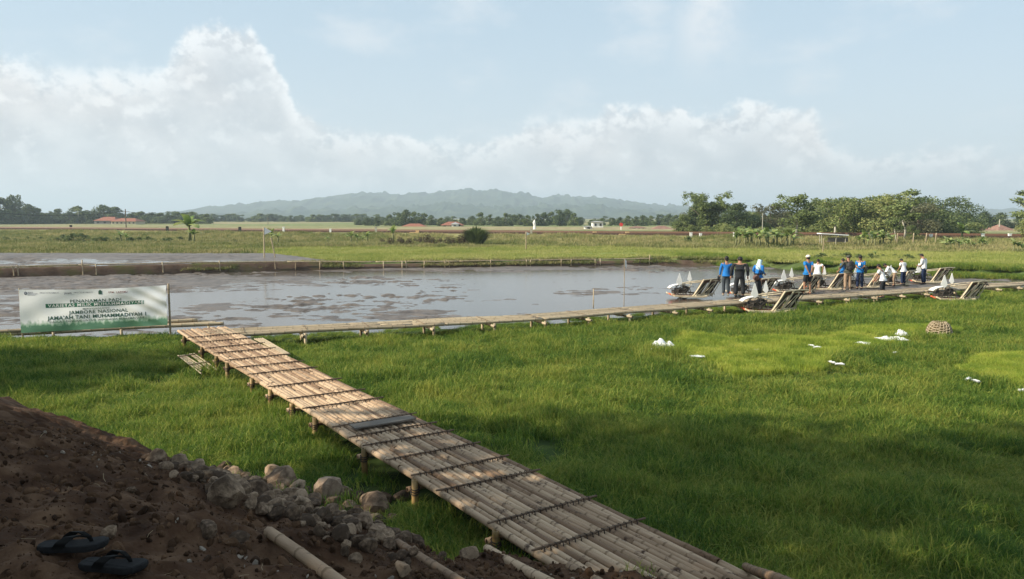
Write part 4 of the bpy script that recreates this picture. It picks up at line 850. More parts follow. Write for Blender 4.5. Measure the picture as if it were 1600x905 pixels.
house(988, 1008, 361, 356, 353.5, 215, 'white', 'brown', 'low white building with wide doorway behind railway', 6, 3)
house(1022, 1050, 363, 359, 353, 205, 'cream', 'brown', 'brown roofed house near the tree belt', 6, 3)
house(1057, 1072, 366, 359, 357, 175, 'pink', 'brown', 'small pink walled building left of feathery bamboo grove', 4, 2)
house(1500, 1520, 370, 364, 355, 190, 'pink', 'brown', 'orange roof showing left among the right trees', 6, 2)
house(1537, 1562, 369, 364, 357, 180, 'cream', 'brown', 'lower red brown roofed house at the right', 6, 3)
house(1560, 1586, 369, 362, 351, 184, 'grey', 'brown', 'higher dark red roofed house near right edge', 7, 3)
def utility(px_, pb, pt, Y_, lab, bark='bark', r_=.13, arm=True):
    x_ = atY(px_, Y_); zb = hgt(pb, Y_); h = hgt(pt, Y_)-zb; e = tag(empty('utility_pole', (x_, Y_, zb)), lab, 'utility pole'); MB().tube([(0, 0, -.3), (0, 0, h)], [r_, r_*.8], 7).build('pole', mt[bark], e)
    if arm: MB().box((0, 0, h-.6), (1.6, .12, .12)).build('crossarm', mt[bark], e)
    return Vector((x_, Y_, zb+h-.55))
ps = [utility(199, 359, 327, 170, 'dark wooden utility pole before the far cream house'), utility(-60, 360, 322, 150, 'dark wooden utility pole beyond the left edge')]
pa = utility(420, 356, 340, 330, 'thin far utility pole below the hill', r_=.12)
for a_, b_, lab in ((ps[1], ps[0], 'thin overhead wires left of the dark utility pole'), (ps[0], pa, 'thin overhead wires right of the dark utility pole')):
    m = MB()
    for o_ in (-.7, .7):
        m.tube([a_+(b_-a_)*t_+Vector((0, o_, -2.2*math.sin(math.pi*t_)*.5)) for t_ in np.linspace(0, 1, 14)], .022, 4)
    tag(m.build('overhead_wires', mt['rubber']), lab, 'wires')
utility(1190, 362, 333, 110, 'slim pale pole behind the dense banana clump', 'palebark', .06, False); utility(1559, 352, 343, 150, 'short white mast above the red roofs', 'palebark', .12, False)
for px_, pb, pt, Y_, k_, lab in ((113, 360.5, 352, 158, 'rubber', 'dark stump like marker post by the left railway'), (263, 361, 354, 142, 'rubber', 'second dark marker post near the tall left banana'), (376, 362, 355, 135, 'rubber', 'dark post beside the tracks right of centre left'), (588, 366, 355, 122, 'palebark', 'pale post standing behind the brown brushwood'),
    (444, 364, 355, 128, 'white', 'thin white post by the railway behind pennant pole'), (517, 362, 358, 126, 'white', 'short white marker by the railway'), (830, 366, 358, 112, 'palebark', 'pale short post behind the middle bamboo pole'), (1079, 371, 364, 100, 'white', 'left of two short white railway markers'), (1094, 371, 365, 99, 'white', 'right of two short white railway markers'),
    (1147, 373, 364, 97, 'white', 'white railway marker at left end of banana clump'), (1534, 376, 369, 92, 'white', 'white marker before red roofs'), (1576, 376, 368, 92, 'white', 'white marker near right edge'), (1453, 373, 368, 92, 'white', 'small white marker under broad dark tree')):
    x_ = atY(px_, Y_); zb = float(ground_z(x_, Y_)); h = max(.5, hgt(pt, Y_)-zb); m = MB().box((0, 0, h/2-.1), (.30 if k_ != 'rubber' else .45, .25, h+.2)).box((0, 0, h+.03), (.36, .3, .06)); tag(m.build('marker_post', mt[k_], None, loc=(x_, Y_, zb)), lab, 'marker post')
for px_, lab in ((924, 'left of two orange concrete blocks at the tracks'), (975, 'right of two orange concrete blocks at the tracks'), (648, 'small pale concrete block at the tracks')):
    Y_ = float(lin(atY(px_, 108), RAIL))-1.7; m = MB().box((0, 0, .15), (1.5, .6, .5)).box((.45, .1, .5), (.5, .4, .4)); tag(m.build('concrete_block', flat('orange_concrete', (.50, .34, .18), .9), None, loc=(atY(px_, Y_), Y_, .95)), lab, 'concrete block')
x_ = atY(970, 190); e = tag(empty('red_signal', (x_, 190, .5)), 'round red railway signal disc on a white pole', 'signal'); MB().tube([(0, 0, 0), (0, 0, hgt(353, 190)-.5)], .12, 6).build('pole', mt['white'], e)
MB().plate([(.45*math.cos(w), -.1, hgt(351, 190)-.5+.45*math.sin(w)) for w in np.linspace(0, 6.283, 13)[:-1]], .15, (0, 1, 0)).build('disc', flat('red_paint', (.6, .04, .03), .5), e)
x_ = atY(835, 200); e = tag(empty('white_statue', (x_, 200, .6)), 'slender white monument before the middle tree line', 'monument'); MB().tube([(0, 0, 0), (.1, 0, 3), (-.3, 0, 5.2), (.1, 0, 7.6)], [1.2, .9, 1.2, .2], 7).build('shaft', mt['white'], e); e.scale = (.32, .32, .33)
# lean-to of a pale board on thin posts
e = tag(empty('board_shelter', (atY(1300, 84), 84, .3)), 'pale slanted board on thin posts like a small shelter beyond the cap man', 'shelter'); h = hgt(366, 84)-.3
MB().box((0, 0, h), (3.0, 1.2, .10), (0, .06, 0)).build('roof_board', mt['plastic'], e)
for a_, b_ in ((-1.3, -.4), (1.2, -.4), (-1.2, .4), (1.3, .4), (.2, -.4)): MB().tube([(a_, b_, -.1), (a_*1.05, b_, h-.05)], .04, 5).build('post', mt['palebark'], e)
m = MB().box((.5, 0, h*.5), (2.2, .5, .08)).box((.5, -.2, h*.62), (2.2, .06, .5)); m.build('bench', mt['board'], e)

# ------------------------------------------------------------------ hills
def hill(name, Y0, px0, px1, prof, seed, dep, mat):
    nx, ny = 1000, 26; X = np.linspace(atY(px0, Y0), atY(px1, Y0), nx); px_ = 800+X/Y0*1200
    hh = (340-np.interp(px_, [p[0] for p in prof], [p[1] for p in prof]))/1200*Y0; hh = np.maximum(hh, -5)
    v = np.linspace(-1, 1, ny); XX, VV = np.meshgrid(X, v); YY = Y0+VV*dep; base = np.cos(VV*math.pi/2)**.8
    Z = hh[None]*base*(1+.25*fbm(XX, YY, 260, 4, seed)*np.abs(VV)**.5*2)+42*fbm(XX, YY, 30, 3, seed+4)*base+20*fbm(XX, YY, 70, 3, seed+7)*base*(np.abs(VV)+.2)
    return tag(link(name, mesh_np(name, np.stack([XX.ravel(), YY.ravel(), (Z+3).ravel()], 1), grid_faces(ny, nx), mat, True)), kind='structure')
hm = material('forested_hill', [(.018, .035, .022), (.04, .062, .034), (.085, .105, .055)], .016, .95, 8, 'World', spec=.05, bump=1, bscale=.05)
HP = [(250, 345), (330, 336), (360, 331), (400, 322), (430, 319), (500, 316), (545, 311), (590, 305), (640, 307), (680, 303), (720, 299), (770, 299), (810, 304), (850, 309), (880, 308), (905, 312), (925, 309), (960, 315), (1000, 321), (1060, 324), (1100, 328), (1150, 333), (1250, 336), (1400, 334), (1500, 331), (1560, 329), (1620, 331), (1750, 328), (1900, 340)]
hill('hills', 3200, 240, 1900, HP, 200, 900, hm)
HP2 = [(200, 345), (330, 341), (420, 334), (500, 330), (600, 326), (700, 322), (780, 325), (850, 322), (940, 326), (1000, 331), (1100, 336), (1250, 342)]
hill('front_hills', 2300, 200, 1250, HP2, 230, 500, hm)
hill('left_hills', 3600, -700, 340, [(-700, 330), (-400, 326), (-100, 332), (100, 336), (250, 337), (340, 342)], 260, 600, hm)
# ------------------------------------------------------------------ transplanting machines
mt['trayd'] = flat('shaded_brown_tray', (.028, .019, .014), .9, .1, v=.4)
def machine(loc, rz, s, lab, grp, full=True):
    e = tag(empty('rice_transplanter', loc, rz), lab, 'machine', grp); e.scale = (s,)*3
    # wheel with lugs
    for yy in (-.28, .28):
        m = MB(); r_ = .27; cxw, czw = -.42, .22; m.tube([(cxw+r_*math.cos(w), yy, czw+r_*math.sin(w)) for w in np.linspace(0, 6.283, 17)], .022, 5)
        for k in range(8): w = k*.785; m.box((cxw+r_*math.cos(w), yy, czw+r_*math.sin(w)), (.08, .10, .02), (0, -w, 0)); m.tube([(cxw, yy, czw), (cxw+r_*math.cos(w), yy, czw+r_*math.sin(w))], .010, 4)
        m.build('wheel', mt['engine'], e)
    m = MB().box((-.52, 0, .27), (.42, .34, .22)).box((-.28, .02, .34), (.2, .3, .2)).tube([(-.7, -.18, .3), (-.55, -.2, .36), (-.3, -.2, .25)], .035, 6).ball((-.33, -.19, .30), (.10, .04, .10)).box((-.75, 0, .22), (.18, .4, .14)).tube([(-.2, -.1, .2), (.2, -.1, .15)], .04, 6)
    m.build('engine', mt['engine'], e)
    # arched hood
    n = 9; pr = [(-1.02, .37), (-.93, .45), (-.76, .51), (-.55, .535), (-.35, .52), (-.15, .48), (.04, .42)]; vs = []
    for x_, z_ in pr: vs += [(x_, y_, z_-.3*y_*y_) for y_ in np.linspace(-.17, .17, n)]
    me = mesh_np('hood', vs, grid_faces(len(pr), n), mt['white'], True); o = link('hood', me, e); sm = o.modifiers.new('s', 'SOLIDIFY'); sm.thickness = .03
    # floats
    for yy, mm in ((-.42, 'cream'), (0, 'orange'), (.42, 'cream')):
        m = MB(); pth = [(-1.0, .12), (-.9, .06), (-.6, .03), (-.1, .02), (.35, .02), (.5, .05)]; vs = []
        for x_, z_ in pth:
            w = .13 if x_ > -.95 else .06; vs += [(x_, yy-w, z_), (x_, yy+w, z_), (x_, yy+w, z_+.06), (x_, yy-w, z_+.06)]
        fs = [(i*4+k, i*4+(k+1) % 4, (i+1)*4+(k+1) % 4, (i+1)*4+k) for i in range(len(pth)-1) for k in range(4)]+[(3, 2, 1, 0), (20, 21, 22, 23)]
        m.add(vs, fs); m.build('float', mt[mm], e)
    # slanted seedling tray: bottom corner B, wide along Wv, rising along Sv
    B, Wv, Sv = Vector((-.10, -.40, .08)), Vector((.96, .50, .02)), Vector((.40, -.04, .66)); nn = Wv.cross(Sv).normalized()
    MB().plate([B, B+Wv*.38, B+Wv*.38+Sv*.80, B+Sv*.80], .02, nn).build('seedling_tray', mt['traymud'], e); C_ = B+Wv*.46-Sv*.0
    MB().plate([C_, C_+Wv*.50, C_+Wv*.50+Sv*.80, C_+Sv*.80], .02, nn).build('seedling_tray', mt['trayd'], e)  # plate with shade put into its colour, for the open frame section
    MB().plate([B+Sv*.81, B+Wv+Sv*.81, B+Wv+Sv*1.04, B+Sv*1.04], .025, nn).build('tray_top', mt['tray'], e)
    off = -nn*.05 if nn.y > 0 else nn*.05
    for k, t_ in enumerate((0, .42, .74, 1.0)):
        a_ = B+Wv*t_+off; b_ = a_+Sv*(1.05 if k < 2 else .95); MB().tube([a_, a_+(b_-a_)*.5+off*.2, b_], .036 if k < 2 else .018, 5).build('tray_rail', mt['cream'], e)
    for t_ in (.10, .46, .60):
        a_ = B+Wv*t_+off+Sv*.05; MB().tube([a_, a_+Sv*.75+Wv*.22], .015, 4).build('tray_rod', mt['cream'], e)
    MB().tube([B+off+Sv*.05-Wv*.05, B+Wv*1.05+off+Sv*.05], .026, 5).build('lower_bar', mt['cream'], e)
    m = MB().tube([B+Sv*1.05+off, B+Wv*.55+Sv*1.07+off, B+Wv*1.1+Sv*1.02+off], .026, 5); m.build('upper_bar', mt['cream'], e)
    m = MB()     # planting claws along the bottom
    for k in range(6): a_ = B+Wv*(.08+k*.17)+off*2+Vector((0, 0, .02)); m.box(a_, (.07, .09, .12), (0, .4, .6)); m.tube([a_, a_+Vector((.05, -.05, -.1))], .014, 4)
    m.build('planting_claws', mt['cream'], e)
    # handle bars
    m = MB()
    for yy in (-.22, .26): m.tube([(-.6, yy*.6, .52), (-.2, yy, .60), (.35, yy, .66), (.95, yy+.1, .70), (1.10, yy+.12, .66)], .024, 5)
    m.tube([(1.05, -.12, .67), (1.05, .38, .67)], .016, 5); m.build('handlebar', mt['cream'], e)
    MB().tube([(1.02, -.14, .67), (1.18, -.17, .62)], .026, 6).build('grip', mt['rubber'], e)
    # struts
    m = MB().tube([(.95, .3, .65), (.82, .3, .05)], .016, 5).tube([(.1, .35, .6), (-.1, .1, .3)], .016, 5).tube([(.85, -.05, .6), (1.0, .1, .06)], .014, 5); m.build('strut', mt['cream'], e)
    # white marker fins
    for (x_, y_, z_, w, hh) in ((-.62, -.22, .50, .135, .52), (-.02, .36, .60, .10, .46)):
        MB().plate([(x_-w, y_, z_+hh*.26), (x_+.02, y_, z_), (x_+w, y_, z_+hh*.26), (x_+.12*w, y_, z_+hh), (x_-.10*w, y_, z_+hh)], .03, (.25, 1, .1)).build('marker_fin', mt['white'], e)
    MB().tube([(-.02, .36, .3), (-.02, .36, .66)], .012, 4).build('fin_stem', mt['cream'], e)
    return e
ML = [((1207, 489), .10, .98, .03, 'rice transplanting machine standing in the grass before the three left people'),
      ((1501, 470), .10, .97, -.03, 'rice transplanting machine alone in the grass at far right'),
      ((1084, 465), -.05, 1.0, .05, 'leftmost rice transplanting machine at the water edge'),
      ((1176, 462), -.05, .96, .0, 'rice transplanting machine behind man in dark suit and hijab woman'),
      ((1246, 458), -.05, 1.02, .06, 'rice transplanting machine with orange float left of the capped man'),
      ((1296, 453), -.05, 1.0, -.06, 'rice transplanting machine between the capped man and backpack man'),
      ((1355, 450), -.05, .95, .1, 'rice transplanting machine behind the man in blue polo'),
      ((1404, 446), -.05, .92, .25, 'rice transplanting machine among the bent white shirted men'),
      ((1455, 442), -.05, 1.0, -.02, 'rice transplanting machine at the right end of the far row')]
for (px_, py_), z_, s_, rz_, lab in ML:
    p = at(px_, py_, z_); machine(p+Vector((0, .35, 0)), rz_, s_*1.1, lab, 'rice transplanters at the walkway')

# ------------------------------------------------------------------ people
def skinned(pts, edges, rad, root, sub=1):
    me = bpy.data.meshes.new('s'); me.from_pydata([tuple(p) for p in pts], edges, []); o = bpy.data.objects.new('s', me); TMP.collection.objects.link(o)
    sk = o.modifiers.new('k', 'SKIN'); sk.use_smooth_shade = True; sk.branch_smoothing = .6
    for i, r_ in enumerate(rad): me.skin_vertices[0].data[i].radius = r_ if isinstance(r_, tuple) else (r_, r_); me.skin_vertices[0].data[i].use_root = (i == root)
    sb = o.modifiers.new('b', 'SUBSURF'); sb.levels = sub; sb.render_levels = sub; TMP.view_layers[0].update(); dg = TMP.view_layers[0].depsgraph
    out_ = bpy.data.meshes.new_from_object(o.evaluated_get(dg)); bpy.data.objects.remove(o); out_.materials.clear(); return out_
def merge(name, meshes, mats):
    vs = []; fs = []; mi = []; 
    for me, k in meshes:
        b = len(vs); vs += [tuple(v.co) for v in me.vertices]; fs += [tuple(b+i for i in p.vertices) for p in me.polygons]; mi += [k if k is not None else p.material_index for p in me.polygons]
    me = bpy.data.meshes.new(name); me.from_pydata(vs, [], fs); me.update()
    for m_ in mats: me.materials.append(m_)
    me.polygons.foreach_set('material_index', mi); me.polygons.foreach_set('use_smooth', [True]*len(fs)); return me
def person(px_, py_, z, top_px, yaw, lab, shirt, trousers, hair='short', lean=0., head=0., lh=None, rh=None, stance=.10, sleeves='long', shorts=False, jacket=0., step=0., wide=1., slim=1.):
    p = at(px_, py_, z); sc_ = (hgt(top_px, p.y)-z)/(1.66-(.30 if lean > .8 else 0)) 
    Rl = Matrix.Rotation(-lean, 3, 'X'); hipz = .90
    def U(v):     # upper-body point bent forward at the hips
        v = Vector(v); return Rl @ (v-Vector((0, 0, hipz)))+Vector((0, 0, hipz))
    hd = Matrix.Rotation(-head, 3, 'X'); neck = U((0, .01, 1.42)); hc = neck+Rl @ hd @ Vector((0, .02, .135))
    sh = {s: U((s*.185*wide, 0, 1.37)) for s in (-1, 1)}
    hand = {-1: lh, 1: rh}; el_ = {}; wr = {}
    for s in (-1, 1):
        h = hand[s]
        if h is None: h = (s*.27, .04, .80)
        h = Vector(h) if lean < .8 else Vector(h); wr[s] = h
        d = h-sh[s]; L_ = min(d.length, .535); h2 = sh[s]+d.normalized()*L_; wr[s] = h2; mid = (sh[s]+h2)/2; k_ = math.sqrt(max(0, .272**2-(L_/2)**2)); back = Vector((s*.5, -1, -.25)); back -= back.project(d); el_[s] = mid+back.normalized()*k_
    pts = [Vector((0, 0, .92)), U((0, .0, 1.08)), U((0, .01, 1.26)), neck, hc-Rl @ hd @ Vector((0, 0, .04)), hc+Rl @ hd @ Vector((0, 0, .03))]
    ed = [(0, 1), (1, 2), (2, 3), (3, 4), (4, 5)]; rad = [(.125, .10), (.115, .09), (.14, .095), .052, (.072, .085), (.078, .095)]
    arm = {}; leg = {}
    for s in (-1, 1):
        i = len(pts); pts += [sh[s], el_[s], wr[s]]; ed += [(2, i), (i, i+1), (i+1, i+2)]; rad += [.060, .040, .027]; arm[s] = i
        i = len(pts); fx = s*stance; kn = Vector((fx*.95, .03+step*s*.5, .48)); an = Vector((fx, step*s-.01, .09)); to = Vector((fx+s*.02, step*s+.13, .035)); pts += [Vector((s*.085, 0, .86)), kn, an, to]; ed += [(0, i), (i, i+1), (i+1, i+2), (i+2, i+3)]; rad += [.085, .056, .036, .030]; leg[s] = i
    body = skinned(pts, ed, rad, 0); extra = MB()
    for s in (-1, 1):   # palm, five fingers
        d = (wr[s]-el_[s]).normalized(); a_ = d.cross(Vector((0, 1, .2))).normalized(); b_ = d.cross(a_); w0 = wr[s]
        extra.tube([w0-d*.01, w0+d*.04, w0+d*.085], [.024, .036, .030], 6)
        for k, ln in enumerate((.062, .074, .070, .055)): o_ = b_*(k-1.5)*.019; extra.tube([w0+d*.08+o_, w0+d*(.08+ln*.55)+o_*1.1+a_*.008, w0+d*(.08+ln)+o_*1.1+a_*.026], [.0095, .009, .007], 5)
        extra.tube([w0+d*.025-b_*.028, w0+d*.055-b_*.05, w0+d*.085-b_*.052], [.012, .010, .008], 5)
    HR = Rl @ hd
    def hp(x_, y_, z_): return hc+HR @ Vector((x_, y_, z_))
    extra.ball(hp(0, .095, -.012), (.014, .022, .022)); 
    for s in (-1, 1): extra.ball(hp(s*.080, .0, -.005), (.012, .022, .032))
    eyes = MB()
    for s in (-1, 1): eyes.ball(hp(s*.031, .086, .016), (.014, .008, .007), 6, 4)
    eyes.ball(hp(0, .088, -.052), (.026, .008, .006), 6, 4)
    root = link('person', merge('person', [(body, 0), (extra.mesh('x', mt['skin']), 0), (eyes.mesh('y', mt['hair']), 1)], [mt['skin'], mt['hair']])); root.location = p; root.rotation_euler = (0, 0, yaw); root.scale = (sc_*slim, sc_*slim, sc_); tag(root, lab, 'person')
    # shirt
    v = [Vector((0, 0, .90-jacket)), Vector((0, 0, .98)), U((0, 0, 1.10)), U((0, .0, 1.27)), U((0, 0, 1.395))]; e_ = [(0, 1), (1, 2), (2, 3), (3, 4)]; r_ = [(.172, .13), (.17, .13), (.160, .125), (.165, .125), (.075, .070)]
    for s in (-1, 1):
        i = len(v); end = .5 if sleeves == 'short' else 1.0
        if sleeves == 'short': v += [sh[s]+Vector((0, 0, -.01)), sh[s]+(el_[s]-sh[s])*.75]; e_ += [(3, i), (i, i+1)]; r_ += [.080, .068]
        else: v += [sh[s]+Vector((0, 0, -.01)), el_[s], wr[s]-(wr[s]-el_[s])*.04]; e_ += [(3, i), (i, i+1), (i+1, i+2)]; r_ += [.080, .062, .044]
    sm_ = skinned(v, e_, r_, 1); sm_.materials.append(mt[shirt]); link('shirt', sm_, root)
    v = [Vector((0, 0, .97)), Vector((0, 0, .88))]; e_ = [(0, 1)]; r_ = [(.150, .118), (.155, .125)]
    if trousers[0] == 'skirt':
        v += [Vector((0, .0, .5)), Vector((0, .01, .08))]; e_ += [(1, 2), (2, 3)]; r_ += [(.175, .15), (.20, .17)]
    else:
        for s in (-1, 1):
            i = len(v); k = leg[s]; v += [pts[k]+Vector((0, 0, -.06)), pts[k+1]]; e_ += [(1, i), (i, i+1)]; r_ += [.108, .080]
            if not shorts: v.append(pts[k+2]+Vector((0, 0, .0))); e_.append((i+1, i+2)); r_.append(.070)
    tm = skinned(v, e_, r_, 1); tm.materials.append(mt[trousers[1]]); link('skirt' if trousers[0] == 'skirt' else ('shorts' if shorts else 'trousers'), tm, root)
    for s in (-1, 1): a_ = pts[leg[s]+2]; MB().ball((a_.x, a_.y+.06, .035), (.05, .135, .045), 10, 5).build('shoe', mt[trousers[2]], root, True)
    if hair == 'short': m = MB(); m.ball(hp(0, -.020, .030), (.088, .098, .098), 12, 8); m.ball(hp(0, -.055, -.01), (.075, .06, .08), 10, 6); m.build('hair', mt['hair'], root, True)
    elif hair == 'cap':
        m = MB(); m.ball(hp(0, -.03, -.005), (.084, .08, .085), 12, 8); m.build('hair', mt['hair'], root, True); m = MB(); m.ball(hp(0, -.01, .05), (.093, .105, .075), 12, 8); m.ball(hp(0, .11, .03), (.065, .07, .014), 10, 4); m.build('cap', mt['cap'], root, True)
    elif hair == 'darkcap': m = MB(); m.ball(hp(0, -.01, .045), (.093, .105, .08), 12, 8); m.ball(hp(0, .11, .03), (.065, .07, .014), 10, 4); m.build('cap', mt['olive'], root, True)
    elif hair == 'hijab':
        hv = skinned([hp(0, -.01, .045), hp(0, -.015, -.06), U((0, -.01, 1.36)), U((.02, -.03, 1.22)), U((.10, .06, 1.10))], [(0, 1), (1, 2), (2, 3), (3, 4)], [(.095, .10), (.10, .105), (.16, .12), (.17, .13), (.07, .06)], 1); hv.materials.append(mt['hijab']); link('headscarf', hv, root)
    return root, sc_
def inworld(root, mesh, name, mat, lab, cat, smooth=True):     # a carried thing: own top-level object set at the person's place
    o = link(name, mesh.mesh(name, mt[mat], smooth)); o.location = root.location; o.rotation_euler = root.rotation_euler; o.scale = root.scale; return tag(o, lab, cat)
b1, _ = person(1134, 462, .46, 400.5, -.12, 'person in bright blue jacket and grey jeans seen from behind', 'blue', ('t', 'darkgrey', 'shoe'), lh=(-.25, .08, .84), rh=(.27, .04, .80), jacket=.05)
inworld(b1, MB().box((-.30, .06, .74), (.09, .15, .14)).tube([(-.30, .0, .81), (-.30, .06, .86), (-.30, .12, .81)], .008, 4), 'camera_bag', 'black', 'small black camera bag at the hip of person in blue jacket', 'bag', False)
b2, _ = person(1155, 464, .46, 401, -.25, 'broad person in dark grey suit standing beside the blue jacket', 'black', ('t', 'black', 'black'), wide=1.15, lean=.08, head=.35, jacket=.16, slim=1.2, lh=(-.30, .02, .80), stance=.12)
b3, _ = person(1184, 464, .40, 403.5, -1.0, 'person in pale blue headscarf, blue top and long black skirt', 'blue', ('skirt', 'black', 'black'), 'hijab', lean=.05, head=.25, lh=(-.16, .16, .98), rh=(.15, .20, 1.0))
m = MB().ball((.05, -.20, .84), (.18, .08, .13)); m.tube([(.19, -.17, .92), (.16, -.12, 1.2), (-.10, -.08, 1.40)], .012, 4); inworld(b3, m, 'shoulder_bag', 'brownbag', 'round brown shoulder bag on person in headscarf', 'bag')
b4, _ = person(1261, 459, .46, 398.5, .15, 'person in cream cap, blue vest and dark shorts with hands clasped behind', 'polo', ('t', 'black', 'skin'), 'cap', sleeves='short', lh=(-.03, -.17, .90), rh=(.03, -.17, .88), shorts=True, stance=.13)
b5, _ = person(1276, 452, -.02, 404, -.5, 'person in white shirt half hidden behind the cream cap, hand on hip', 'wshirt', ('t', 'khaki', 'black'), lean=.25, head=.3, sleeves='short', rh=(.27, .02, 1.0), lh=(-.2, .2, .9))
b6, _ = person(1324, 453.5, .46, 399, .0, 'person in olive shirt and khaki trousers carrying black backpack', 'olive', ('t', 'khaki', 'shoe'), 'darkcap', lh=(-.30, .18, 1.05), rh=(.2, .2, .98), slim=1.08)
m = MB().ball((0, -.20, 1.16), (.17, .11, .24)).ball((0, -.28, 1.06), (.12, .05, .13))
for s in (-1, 1): m.tube([(s*.10, -.14, 1.33), (s*.12, -.02, 1.44), (s*.13, .13, 1.30), (s*.13, .10, 1.1), (s*.12, -.12, 1.0)], .02, 5)
inworld(b6, m, 'backpack', 'rubber', 'black backpack with small pale patch worn by person in khaki trousers', 'backpack')
b7, _ = person(1316, 449, -.02, 404, .6, 'person in blue sleeve mostly hidden behind the backpack', 'polo', ('t', 'navy', 'black'), sleeves='short', lh=(-.3, .1, .95))
b8, _ = person(1343, 452, .46, 398.5, 2.5, 'person in blue polo shirt facing the camera and looking down', 'polo', ('t', 'navy', 'black'), head=.45, sleeves='short', lh=(-.06, .24, 1.02), rh=(.06, .25, 1.06))
m = MB().ball((-.24, -.05, .96), (.07, .14, .20)); inworld(b8, m, 'side_bag', 'olive', 'dark green bag hanging behind person in blue polo', 'bag')
m = MB().box((.02, .135, 1.22), (.10, .012, .14)); m.tube([(-.06, .11, 1.38), (0, .13, 1.28), (.06, .11, 1.38)], .006, 4); inworld(b8, m, 'lanyard_card', 'white', 'white card hanging on the chest of person in blue polo', 'card', False)
b9, _ = person(1379, 465.5, 0, 411.5, .75, 'person in white shirt and black trousers standing in grass before the walkway', 'wshirt', ('t', 'black', 'black'), lean=.30, head=.3, sleeves='short', lh=(-.22, .34, .85), rh=(.16, .36, .86), stance=.13)
b10, _ = person(1397, 447, -.02, 412, 1.2, 'person in white shirt bending low over a machine', 'wshirt', ('t', 'khaki', 'black'), lean=.95, head=.1, sleeves='long', lh=(-.18, .62, .62), rh=(.18, .62, .60))
b11, _ = person(1411, 445.5, .46, 403, .35, 'person in white shirt and dark trousers looking down beside the bending one', 'wshirt', ('t', 'navy', 'black'), lean=.18, head=.65, sleeves='short', lh=(-.2, .25, .9), rh=(.2, .25, .9))
b12, _ = person(1443, 444.5, .46, 395.5, .6, 'person in untucked white shirt and dark blue trousers with bowed head', 'wshirt', ('t', 'navy', 'black'), lean=.12, head=.6, sleeves='long', lh=(-.1, .28, 1.0), rh=(.08, .22, .98), jacket=.12)

# ------------------------------------------------------------------ stones, clods, pebbles
def rock_mesh(seed):
    import bmesh
    r = random.Random(seed); bm = bmesh.new(); bmesh.ops.create_icosphere(bm, subdivisions=2, radius=1.0)
    pl = [(Vector((r.gauss(0, 1), r.gauss(0, 1), r.gauss(0, 1))).normalized(), r.uniform(.55, .9)) for _ in range(9)]; sc3 = (r.uniform(.8, 1.15), r.uniform(.65, .95), r.uniform(.6, .85))
    for v in bm.verts:
        c_ = v.co.copy()
        for n_, d_ in pl:
            k = c_.dot(n_)-d_
            if k > 0: c_ -= n_*k
        c_ *= 1+r.uniform(-.03, .03); v.co = Vector((c_.x*sc3[0], c_.y*sc3[1], c_.z*sc3[2]))
    me = bpy.data.meshes.new('stone'); bm.to_mesh(me); bm.free(); me.materials.append(mt['stone']); return me
RK = [rock_mesh(s) for s in range(10)]
def stone(px_, py_, wpx, lab, grp=None, v=None, up=.45, name='stone', rot=None, sc3=None):
    p = hit_bank(px_, py_+wpx*.25); d = (p-Vector((0, 0, H))).length; r_ = wpx/1200*d/2
    o = link(name, RK[(v if v is not None else random.randrange(10))], None, p+Vector((0, 0, r_*up*.8)), rot or (random.uniform(-.4, .4), random.uniform(-.4, .4), random.uniform(0, 6.28))); o.scale = sc3 and tuple(r_*a_ for a_ in sc3) or (r_*1.12,)*3
    return tag(o, lab, 'stone', grp)
stone(513, 771, 50, 'largest angular pale stone standing upright in the heap', None, 3, .9, sc3=(1.05, 1.0, 1.45), rot=(.2, .35, .6))
for o_ in (bpy.data.objects[-1:] if False else [o for o in bpy.data.objects if o.name == 'stone']): o_.data = o_.data.copy(); o_.data.materials.clear(); o_.data.materials.append(mt['pale_lit_stone'])
stone(441, 750, 48, 'wide rounded brown stone left of the upright pale one', None, 5, .6); stone(533, 768, 36, 'mossy stone leaning on the right of the upright pale one', None, 1)
stone(588, 790, 52, 'broad low stone at the right end of heap', None, 2); stone(627, 774, 24, 'pale stone alone in the grass by the walkway post', None, 4)
stone(428, 735, 30, 'grey brown stone at the grass left of the wide rounded one', None, 6); stone(373, 842, 36, 'reddish square stone in the dirt near loose pole', None, 7)
stone(324, 826, 34, 'flat dark slab in the dirt above the pebbles', None, 8); stone(243, 714, 30, 'flat pale stone on the crest at left of the heap', None, 0); stone(733, 862, 34, 'flat grey stone between two loose bamboo poles', None, 9)
stone(172, 832, 22, 'brown stone beside the slippers', None, 2); stone(205, 765, 14, 'small reddish stone on the dirt slope', None, 1)
G = 'stones heaped along the foot of the bank'
rr_ = random.Random(21)
def slab(a_, b_, sz=''):
    w = 'left end of the heap' if a_ < 400 else ('middle of the heap by the upright stone' if a_ < 520 else ('right end of the heap near the loose pole' if b_ > 805 else 'right end of the heap by the grass'))
    return sz+'rough stone at the '+w, sz+'stones at the '+w
fixed = [(296, 735, 20), (312, 730, 26), (333, 738, 22), (346, 740, 26), (368, 742, 36), (356, 735, 20), (383, 750, 22), (275, 728, 20), (260, 727, 18), (320, 745, 24), (392, 755, 20), (404, 765, 34), (375, 768, 30), (350, 765, 60), (418, 778, 30), (455, 771, 28), (478, 768, 26), (490, 782, 26), (470, 785, 30), (545, 790, 24), (556, 803, 30), (520, 797, 26), (533, 795, 16), (505, 803, 30), (562, 776, 22), (574, 778, 26), (601, 777, 24), (572, 815, 34), (590, 828, 30), (545, 828, 26), (556, 845, 30), (575, 850, 34), (600, 838, 26), (525, 815, 24), (500, 830, 26), (480, 812, 30), (455, 800, 34), (432, 798, 30), (617, 832, 20), (640, 840, 22), (610, 850, 24), (410, 795, 24), (390, 785, 26), (645, 862, 20), (230, 715, 16), (290, 745, 18), (440, 765, 24), (366, 752, 22), (690, 868, 18), (335, 756, 18), (540, 850, 20)]
